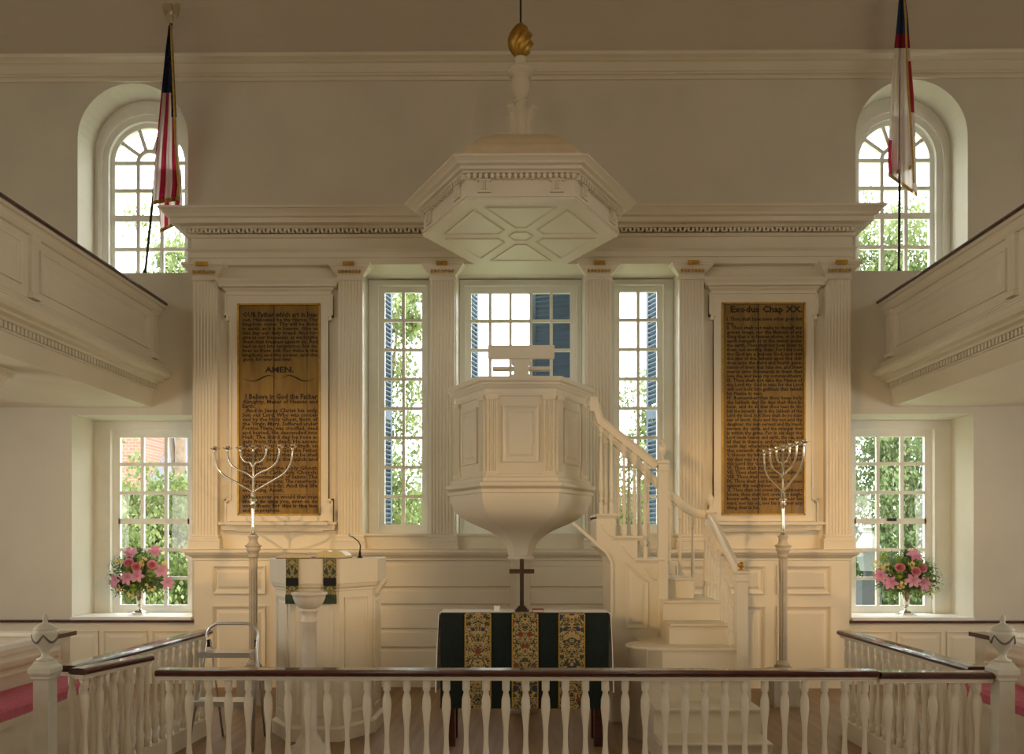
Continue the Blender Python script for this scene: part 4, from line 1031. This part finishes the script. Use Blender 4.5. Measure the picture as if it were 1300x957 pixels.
def bouquet(side, cpx, cpy, vase_px, blooms):
    Y = 8.93; vx = at(vase_px, 760, Y).x; zs = WZ0 + .028
    t = thing('trumpet_vase', 'silver trumpet vase on the sill of the %s lower window' % side, 'vase', (vx, Y, zs))
    MB().loft([rect(vx - h, vx + h, Y - h, Y + h, zs + z) for h, z in ((.085, 0), (.085, .012), (.06, .016), (.06, .03), (.045, .034), (.035, .05))]).build('foot', SILVER, t)
    MB().lathe([(.035, .05), (.018, .06), (.014, .075), (.022, .09), (.03, .10), (.024, .115), (.034, .13), (.045, .22), (.052, .30), (.066, .37), (.064, .372), (.05, .30), (.02, .15)], (vx, Y, zs), 20).build('cup', SILVER, t)
    core = V((vx, Y, zs + .40))
    names = {'lily': ('pink lily', lily, PETAL), 'rose': ('deep pink rose', rosebloom, ROSE), 'mum': ('lime green bloom', mum, MUM), 'yellow': ('pale yellow blossom spray', spray, YEL)}
    cnt = {}
    for kind, px, py in blooms: cnt.setdefault(kind, []).append((px, py))
    for kind, px, py in blooms:
        nm, fn, mt = names[kind]
        # position across the round bouquet
        R = 47; u, w = (px - cpx)/R, (py - cpy)/R; q = max(0, 1 - u*u - w*w)
        p = at(px, py, Y - .06 - .24*math.sqrt(q)); d = (p - core) + V((0, -.12, .0))
        m = fn(p, d)
        a, bdir, n = frame_of(d); m.tube([p - n*.004, p.lerp(core, .35) + V((0, 0, .0)), core - V((0, 0, .08))], .003, 5)
        hor = 'left' if u < -.35 else 'right' if u > .35 else 'centre'; ver = 'upper' if w < -.3 else 'lower' if w > .3 else 'middle'
        # order among the same kind, left to right, when the place is shared
        near = sorted([b for b in cnt[kind]], key=lambda b: b[0]); idx = near.index((px, py))
        words = ['leftmost', 'second', 'third', 'fourth', 'fifth', 'sixth', 'seventh', 'eighth']
        pos = 'rightmost' if idx == len(near) - 1 else words[idx]
        tail = '' if pos in ('leftmost', 'rightmost') else ' from the left'
        solo({'lily': 'lily', 'rose': 'rose', 'mum': 'green_bloom', 'yellow': 'yellow_blossom'}[kind], m, mt, '%s %s%s in the %s window bouquet, %s %s' % (nm, pos, tail, side, ver, hor), 'flower', '%s flowers in the %s window bouquet' % (nm, side))
    m = MB()
    for k in range(330):   # sprigs
        th = random.uniform(0, 2*PI); ph = random.uniform(-.35, 1.0)*PI/2
        e = V((cos(th)*cos(ph), -abs(sin(th))*cos(ph)*.8 + .1*random.random(), sin(ph)*.9 + .05)); L = random.uniform(.24, .37)*(1 if ph > 0 else .9)
        e.x *= 1.12
        a, b, n = frame_of(e)
        for j in range(7):
            u = .35 + .65*j/6; c = core + e*(L*u) + V((0, 0, -.05*u*u if ph < .3 else 0))
            for s in (-1, 1):
                q = (a*s*cos(j*.8) + b*sin(j*.8)*s + n*.7).normalized(); w = n.cross(q).normalized(); l = random.uniform(.04, .068)*(1.15 - .4*u)
                m.add([c, c + q*l*.5 + w*l*.22, c + q*l, c + q*l*.5 - w*l*.22], [(0, 1, 2, 3)])
    mx = YL - .07
    for p in m.v: p.y = min(p.y, mx - random.uniform(0, .02))
    for p in m.v:
        if p.z < zs + .02: p.z = zs + .02
    solo('bouquet_greenery', m, FOL, 'green leafy sprigs filling the bouquet in the %s lower window' % side, 'foliage', kind='stuff')
def zl(x, y): return (x*.2769, 620 + y*.2769)
def zr(x, y): return (970 + x*.2716, 620 + y*.2717)
bl = [('rose', 625, 360), ('rose', 697, 350), ('rose', 590, 340), ('lily', 632, 402), ('lily', 600, 300), ('lily', 710, 292), ('lily', 738, 378), ('lily', 765, 432), ('lily', 533, 425), ('lily', 585, 412), ('yellow', 660, 335), ('yellow', 555, 455), ('yellow', 690, 455), ('yellow', 600, 488), ('yellow', 760, 345), ('yellow', 550, 330), ('mum', 690, 388), ('mum', 640, 320), ('mum', 610, 455), ('mum', 590, 375)]
bouquet('left', 181, 733, 177.5, [(k, *zl(x, y)) for k, x, y in bl])
br = [('lily', 700, 315), ('lily', 545, 408), ('lily', 592, 440), ('lily', 693, 432), ('lily', 745, 445), ('rose', 710, 388), ('rose', 636, 370), ('rose', 740, 372), ('yellow', 532, 356), ('yellow', 562, 366), ('yellow', 640, 455), ('yellow', 795, 485), ('yellow', 770, 462), ('yellow', 690, 360), ('mum', 630, 332), ('mum', 634, 402), ('mum', 725, 345), ('mum', 775, 432), ('mum', 740, 482), ('mum', 560, 315)]
bouquet('right', 1147, 733, 1150, [(k, *zr(x, y)) for k, x, y in br])

# ------------------------------------------------------------------ flags
def flag(kind, label, base, tip, outline, low, finial):
    t = thing('flag', label, 'flag', base)
    d = (tip - base)
    MB().tube([base, base.lerp(tip, .5), tip], .014, 10).build('staff', STAFF, t)
    m = MB(); nu, nv = 40, 34; UV = {}
    def sheet(rows, y_off, amp, v0, v1, ph):
        n0 = len(m.v); vs = []
        for j in range(nv + 1):
            v = j/nv; y = rows[0][0] + (rows[-1][0] - rows[0][0])*v
            for a, b in zip(rows, rows[1:]):
                if a[0] <= y <= b[0] + 1e-6:
                    k = (y - a[0])/((b[0] - a[0]) or 1); l, r = a[1] + (b[1] - a[1])*k, a[2] + (b[2] - a[2])*k; break
            for i in range(nu + 1):
                u = i/nu; px = l + (r - l)*u
                yy = rows[-1][3]*(u - .5)*v**6 if len(rows[-1]) > 3 else 0
                pp = at(px, y, 8.0); tpos = (pp.z - base.z)/(tip.z - base.z)
                Y = base.y + (tip.y - base.y)*tpos + y_off - amp*(.15 + .85*v)*(sin(u*PI*4.2 + ph + .5*v) + .45*sin(u*PI*9 + 1.3*ph)) 
                q = at(px, y + yy, Y); vs.append(q); UV[n0 + j*(nu + 1) + i] = (u, v0 + (v1 - v0)*v)
        m.add(vs, [(j*(nu + 1) + i, j*(nu + 1) + i + 1, (j + 1)*(nu + 1) + i + 1, (j + 1)*(nu + 1) + i) for j in range(nv) for i in range(nu)], True)
        return vs[-(nu + 1):]
    e1 = sheet(outline, -.075, .045, 0, 1, 0.4)
    e2 = sheet(low, -.03, .035, .62, 1.0, 1.7)
    m.uv = UV
    c = m.build('flag_cloth', flag_mat(kind), t)
    for e in (e1, e2):
        g = MB()
        for a, b in zip(e, e[1:]):
            for k in range(2):
                p = a.lerp(b, k/2); q = V((0, -.004, 0)); w = (b - a)*.2
                g.loft([[p - w + q, p + w + q, p + w - q, p - w - q], [p - w + q - V((0, 0, .042)), p + w + q - V((0, 0, .042)), p + w - q - V((0, 0, .042)), p - w - q - V((0, 0, .042))]])
        g.build('gold_fringe', GOLDTRIM, c)
    # gold cord along the staff side of the cloth
    pts = [at(o[2] - (o[2] - o[1])*(.22 if o[0] < 120 else .12), o[0], base.y + (tip.y - base.y)*.8 - .16) for o in outline]
    MB().tube(pts, .011, 6).build('gold_cord', GOLDTRIM, c)
    finial(t, tip)
    MB().lathe([(.02, 0), (.03, .02), (.022, .05), (.018, .06)], tuple(base - V((0, 0, .005))), 10).build('staff_foot', DARKSTEEL, t)
def eagle(t, p):
    m = MB(); m.lathe([(.012, 0), (.022, .02), (.012, .04), (.026, .06), (.026, .09), (.012, .11)], tuple(p), 12)
    c = p + V((0, 0, .11))
    m.lathe([(.006, 0), (.022, .02), (.034, .06), (.03, .10), (.016, .13), (.020, .15), (.016, .168), (.003, .18)], tuple(c), 12)
    m.tube([c + V((0, -.01, .158)), c + V((.012, -.035, .150))], [.008, .002], 6)
    for s in (-1, 1):
        P = [(0.01, .10), (.05, .16), (.10, .175), (.125, .14), (.12, .08), (.10, .02), (.085, -.03), (.07, .02), (.045, .03), (.02, .05)]
        m.prism([(c.x + s*u, c.z + w) for u, w in P], fXZ(c.y), -.008, .008)
    m.prism([(c.x - .02, c.z + .02), (c.x + .02, c.z + .02), (c.x + .035, c.z - .05), (c.x - .035, c.z - .05)], fXZ(c.y + .01), -.006, .006)
    for q in m.v: q[:] = p + (q - p)*.76
    m.build('eagle_finial', mat('pale_brass', (0.62, 0.56, 0.38), .3, .9), t)
def crossfin(t, p):
    m = MB().lathe([(.012, 0), (.022, .02), (.012, .04)], tuple(p), 10); c = p + V((0, 0, .04))
    m.box(c.x - .012, c.x + .012, c.y - .008, c.y + .008, c.z, c.z + .18); m.box(c.x - .06, c.x + .06, c.y - .0079, c.y + .0079, c.z + .10, c.z + .125)
    m.build('cross_finial', GILT, t)
b0 = at(184, 341, 8.78); b0.z = AZ0 + .0
flag('stripes', 'red and white striped flag with navy top and gold fringe before the left arched window', b0, at(217.5, 30, 8.25),
     [(32, 214, 218), (60, 210.5, 220), (125, 204, 223), (198, 197, 227), (235, 194.5, 231), (252, 194, 229, -6)], [(215, 200, 230), (255, 201, 232), (285, 203, 228, -12)], eagle)
b1 = at(1141, 341, 8.78); b1.z = AZ0
flag('white', 'white flag with blue and red top and gold fringe before the right arched window', b1, at(1144.5, -52, 8.25),
     [(-25, 1143, 1147), (24, 1139, 1153), (79, 1133.5, 1156.5), (119, 1131, 1160), (206, 1127, 1163.5), (232, 1128, 1164.5, 26)], [(150, 1131, 1158), (200, 1131, 1160), (214, 1130, 1158, -10)], crossfin)

# ------------------------------------------------------------------ shutters outside the chancel windows
def shutter(hx, w, ang, label):
    """louvred leaf hinged at hx on the outer wall face, opened by ang from closed; w signed"""
    c, s_ = cos(ang), sin(ang); Y = YB + .03
    def fn(u, v, d): return V((hx + w*(u*c) - (d*s_)*(1 if w > 0 else -1), Y + abs(w)*u*s_ + d*c, v))
    t = thing('louvred_shutter', label, 'shutter', (hx, Y, 1.6))
    m = MB(); z0, z1 = 1.6, 4.75
    for a, b in ((0, .12), (.88, 1)): m.prism(rpts(a, b, z0, z1), fn, -.02, .02)
    for a, b in ((z0, z0 + .12), (3.05, 3.17), (z1 - .12, z1)): m.prism(rpts(.12, .88, a, b), fn, -.02, .02)
    m.build('shutter_frame', SHUT, t)
    m = MB(); z = z0 + .15
    while z < z1 - .14:
        if not 3.0 < z < 3.2:
            m.loft([[fn(u, z + .040, -.02), fn(u, z + .052, -.02), fn(u, z + .012, .02), fn(u, z, .02)] for u in (.12, .88)])
        z += .055
    m.build('slats', SHUT, t)
shutter(.71, -.62, .27, 'blue louvred shutter half closed behind the right panes of the middle window')
shutter(-.71, .58, 1.28, 'blue louvred shutter opened wide at the left of the middle window')
shutter(-1.70, .40, 1.33, 'blue louvred shutter at the left of the narrow window left of the pulpit')
shutter(1.70, -.40, 1.22, 'blue louvred shutter at the right of the narrow window behind the stairs')

# ------------------------------------------------------------------ outdoors
struct(MB().box(-60, 60, YB, 90, -.8, -.4).build('ground', LAWN))
def tree(name, label, x, y, crowns, n, lm, size, trunk_r=.18, top=None):
    t = thing(name, label, 'tree', (x, y, -.4))
    zt = max(c[2] for c in crowns); m = MB()
    m.tube([(x, y, -.4), (x + .1, y, zt*.4), (x + .05, y + .1, zt*.75), (x, y, zt)], [trunk_r, trunk_r*.8, trunk_r*.5, trunk_r*.2], 10)
    for c in crowns:
        m.tube([(x + .05, y, zt*.3), ((x + c[0])/2, (y + c[1])/2, (zt*.3 + c[2])/2 + .2), (c[0], c[1], c[2])], [trunk_r*.5, trunk_r*.3, trunk_r*.1], 7)
    m.build('trunk', BARK, t)
    f = MB(); tot = sum(c[3]*c[4] for c in crowns)
    for (cx, cy, cz, rx, rz) in crowns:
        k = int(3.2*n*rx*rz/tot)
        clumps = [V((random.gauss(0, .45), random.gauss(0, .45), random.gauss(0, .45))) for _ in range(max(6, k//110))]
        for _ in range(k):
            q = random.choice(clumps) + V((random.gauss(0, .13), random.gauss(0, .13), random.gauss(0, .13)))
            p = V((cx + q.x*rx, cy + q.y*rx, max(cz + q.z*rz, -.35)))
            e = V((random.gauss(0, 1), random.gauss(0, 1), random.gauss(0, .6))).normalized(); a, b, nn = frame_of(e); l = size*random.uniform(.3, .66)
            f.add([p, p + a*l*.35 + b*l*.5, p + b*l, p - a*l*.35 + b*l*.5], [(0, 1, 2, 3)])
    f.build('foliage', lm, t)
tree('leafy_tree', 'light green tree seen through the left narrow window', -2.9, 16, [(-2.9, 16, 4.6, 1.0, 1.6), (-3.0, 16.4, 2.4, 1.3, 1.3), (-2.5, 16.2, 6.3, .9, 1.0)], 3800, LEAF1, .19)
tree('leafy_tree', 'light green tree seen through the right narrow window behind the stairs', 3.1, 16.5, [(3.0, 16.5, 3.9, .9, 1.2), (2.7, 16.5, 2.2, 1.2, 1.2)], 3300, LEAF1, .18)
tree('leafy_tree', 'tall tree whose crown shows low in the left arched window', -9.2, 21, [(-8.9, 21, 8.3, 1.4, 1.2), (-9.8, 21.3, 7.5, 1.0, .9)], 2800, LEAF1, .22)
tree('leafy_tree', 'bushy bright green tree behind the bouquet of the left lower window', -7.2, 14.6, [(-6.7, 14.6, 1.9, 1.3, 1.0), (-7.5, 14.8, 1.5, 1.2, .9), (-6.6, 14.6, .5, 1.3, .8)], 6000, LEAF1, .18)
tree('leafy_tree', 'dense green tree filling the right lower window', 8.3, 17, [(8.0, 17, 2.6, 1.7, 1.7), (8.9, 17.4, 4.2, 1.5, 1.4), (7.7, 17, .6, 1.6, 1.0), (8.5, 17, 1.2, 1.6, 1.2)], 9000, LEAF2, .18)
tree('leafy_tree', 'tall green tree showing in the right arched window', 9.2, 20, [(9.4, 20, 8.7, 1.7, 1.4), (8.5, 20, 7.2, 1.5, 1.3), (10.2, 20.2, 7.2, 1.6, 1.5)], 7500, LEAF1, .2)
tree('leafy_tree', 'distant dark green tree beyond the lawn at the centre', 1.2, 34, [(-4, 34, 2.6, 3.2, 2.2), (1, 34, 2.4, 3.4, 2.0), (5.5, 34, 2.6, 3.2, 2.2)], 6500, LEAF2, .35)
HO = thing('brick_house', 'red brick house with slate roof beyond the left lower window', 'house', (-15, 30, -.4))
m = MB().box(-19, -13.6, 28, 34, -.4, 7.5).box(-13.6, -9.0, 29, 34, -.4, 3.6); m.build('wall', BRICK, HO)
m = MB().loft([[V((-13.6, y, z)) for y, z in ((28.5, 3.55), (31.5, 6.2), (34.5, 3.55))], [V((-8.7, y, z)) for y, z in ((28.5, 3.55), (31.5, 6.2), (34.5, 3.55))]])
m.loft([[V((x, y, z)) for y, z in ((27.6, 7.45), (31, 10), (34.4, 7.45))] for x in (-19.3, -13.3)]); m.build('roof', SLATE, HO)
# lantern post outside the right window
lpn = at(1101.5, 700, 10.6); LN = thing('lantern_post', 'white glass lantern on a dark square post outside the right lower window', 'lantern', (lpn.x, 10.6, -.4)); x, y = lpn.x, 10.6
MB().box(x - .13, x + .13, y - .13, y + .13, -.4, 1.06).box(x - .04, x + .04, y - .04, y + .04, 1.06, 1.16).build('post', mat('slate_post', (.05, .058, .07), .6), LN)
MB().loft([rect(x - h, x + h, y - h, y + h, z) for h, z in ((.07, 1.16), (.115, 1.42), (.12, 1.43))]).build('lantern_glass', FROST, LN)
MB().loft([rect(x - h, x + h, y - h, y + h, z) for h, z in ((.14, 1.43), (.14, 1.445), (.08, 1.60), (.05, 1.66), (.05, 1.69), (.03, 1.70), (.03, 1.72), (.045, 1.74), (.03, 1.765), (.005, 1.775))]).build('lantern_roof', mat('pale_metal', (.20, .21, .22), .5, .2), LN)

# ------------------------------------------------------------------ light
w = bpy.data.worlds.new('overcast_sky'); sc.world = w; w.use_nodes = True
bg = w.node_tree.nodes['Background']; bg.inputs['Color'].default_value = (0.93, 0.96, 1.0, 1); bg.inputs['Strength'].default_value = 5.6
def light(kind, name, loc, energy, col, **kw):
    l = bpy.data.lights.new(name, kind); l.energy = energy; l.color = col
    for k, v in kw.items():
        if k != 'target': setattr(l, k, v)
    o = bpy.data.objects.new(name, l); COL.objects.link(o); o.location = loc
    if 'target' in kw: o.rotation_euler = (V(kw['target']) - V(loc)).to_track_quat('-Z', 'Y').to_euler()
    return o
light('SUN', 'sun', (34, -7, 30), 5.0, (1, .93, .84), angle=.02, target=(0, 0, 0))
# added fill lamps along solid side and west walls, standing in for window daylight
for s in (-1, 1):
    for yy in (-3.0, 1.0, 5.0):
        light('AREA', 'nave_fill_light', (s*(XS - .02), yy, 1.85), 40, (1, .95, .86), shape='RECTANGLE', size=2.2, size_y=1.3, target=(0, yy, 1.7))
        light('AREA', 'gallery_fill_light', (s*(XS - .02), yy, 5.4), 14, (1, .92, .80), shape='RECTANGLE', size=2.0, size_y=1.2, target=(0, yy, 5.0))
light('AREA', 'west_fill_light', (0, YR + .02, 3.2), 12, (1, .90, .76), shape='RECTANGLE', size=3.0, size_y=2.6, target=(0, 5, 2.8))
for s in (-1, 1): light('POINT', 'overhead_fill', (s*1.6, 1.2, 5.6), 28, (1, .84, .62), shadow_soft_size=.12)  # added unseen fill points without fixtures, for shading from above
# warm picture lights under the galleries aimed at the tablets
for s in (-1, 1):
    light('SPOT', 'ceiling_spot', (s*3.2, 2.6, 5.7), 490, (1, .61, .28), spot_size=.50, spot_blend=1, shadow_soft_size=.06, target=(s*2.75, 8.4, 1.6))
    light('SPOT', 'tablet_spot', (-s*3.9, -.9, 2.9), 700, (1, .62, .27), spot_size=.36, spot_blend=.9, shadow_soft_size=.14, target=(s*2.75, 8.4, 1.75))
# portals in the chancel windows
for (x, y, z, a, b) in ((-WXL, YB, 1.8, 1.3, 2.2), (WXL, YB, 1.8, 1.3, 2.2), (-AX, YB, 5.5, 1.2, 2.0), (AX, YB, 5.5, 1.2, 2.0), (-1.335, YB, 3.05, .77, 2.9), (1.335, YB, 3.05, .77, 2.9), (0, YB, 3.05, 1.4, 2.9)):
    o = light('AREA', 'window_portal', (x, y - .01, z), 1, (1, 1, 1), shape='RECTANGLE', size=a, size_y=b, target=(x, 0, z)); o.data.cycles.is_portal = True

# ------------------------------------------------------------------ camera
cam = bpy.data.cameras.new('camera'); co = bpy.data.objects.new('camera', cam); COL.objects.link(co)
co.location = (0, 0, EYE); co.rotation_euler = (PI/2, 0, YAW)
cam.sensor_fit = 'HORIZONTAL'; cam.sensor_width = 36; cam.lens = 36*1000/1300
cam.shift_x = -((661 - 1000*math.tan(YAW)) - 650)/1300; cam.shift_y = (683 - 478.5)/1300
cam.clip_start = .05; cam.clip_end = 300
sc.camera = co
sc.view_settings.view_transform = 'Standard'; sc.view_settings.look = 'None'; sc.view_settings.exposure = 0.52; sc.view_settings.gamma = 1; sc.view_settings.use_curve_mapping = False
sc.cycles.max_bounces = 10; sc.cycles.diffuse_bounces = 6; sc.cycles.transparent_max_bounces = 16
sc.cycles.use_denoising = True
sc.cycles.caustics_reflective = False; sc.cycles.caustics_refractive = False
sc.cycles.sample_clamp_indirect = 6
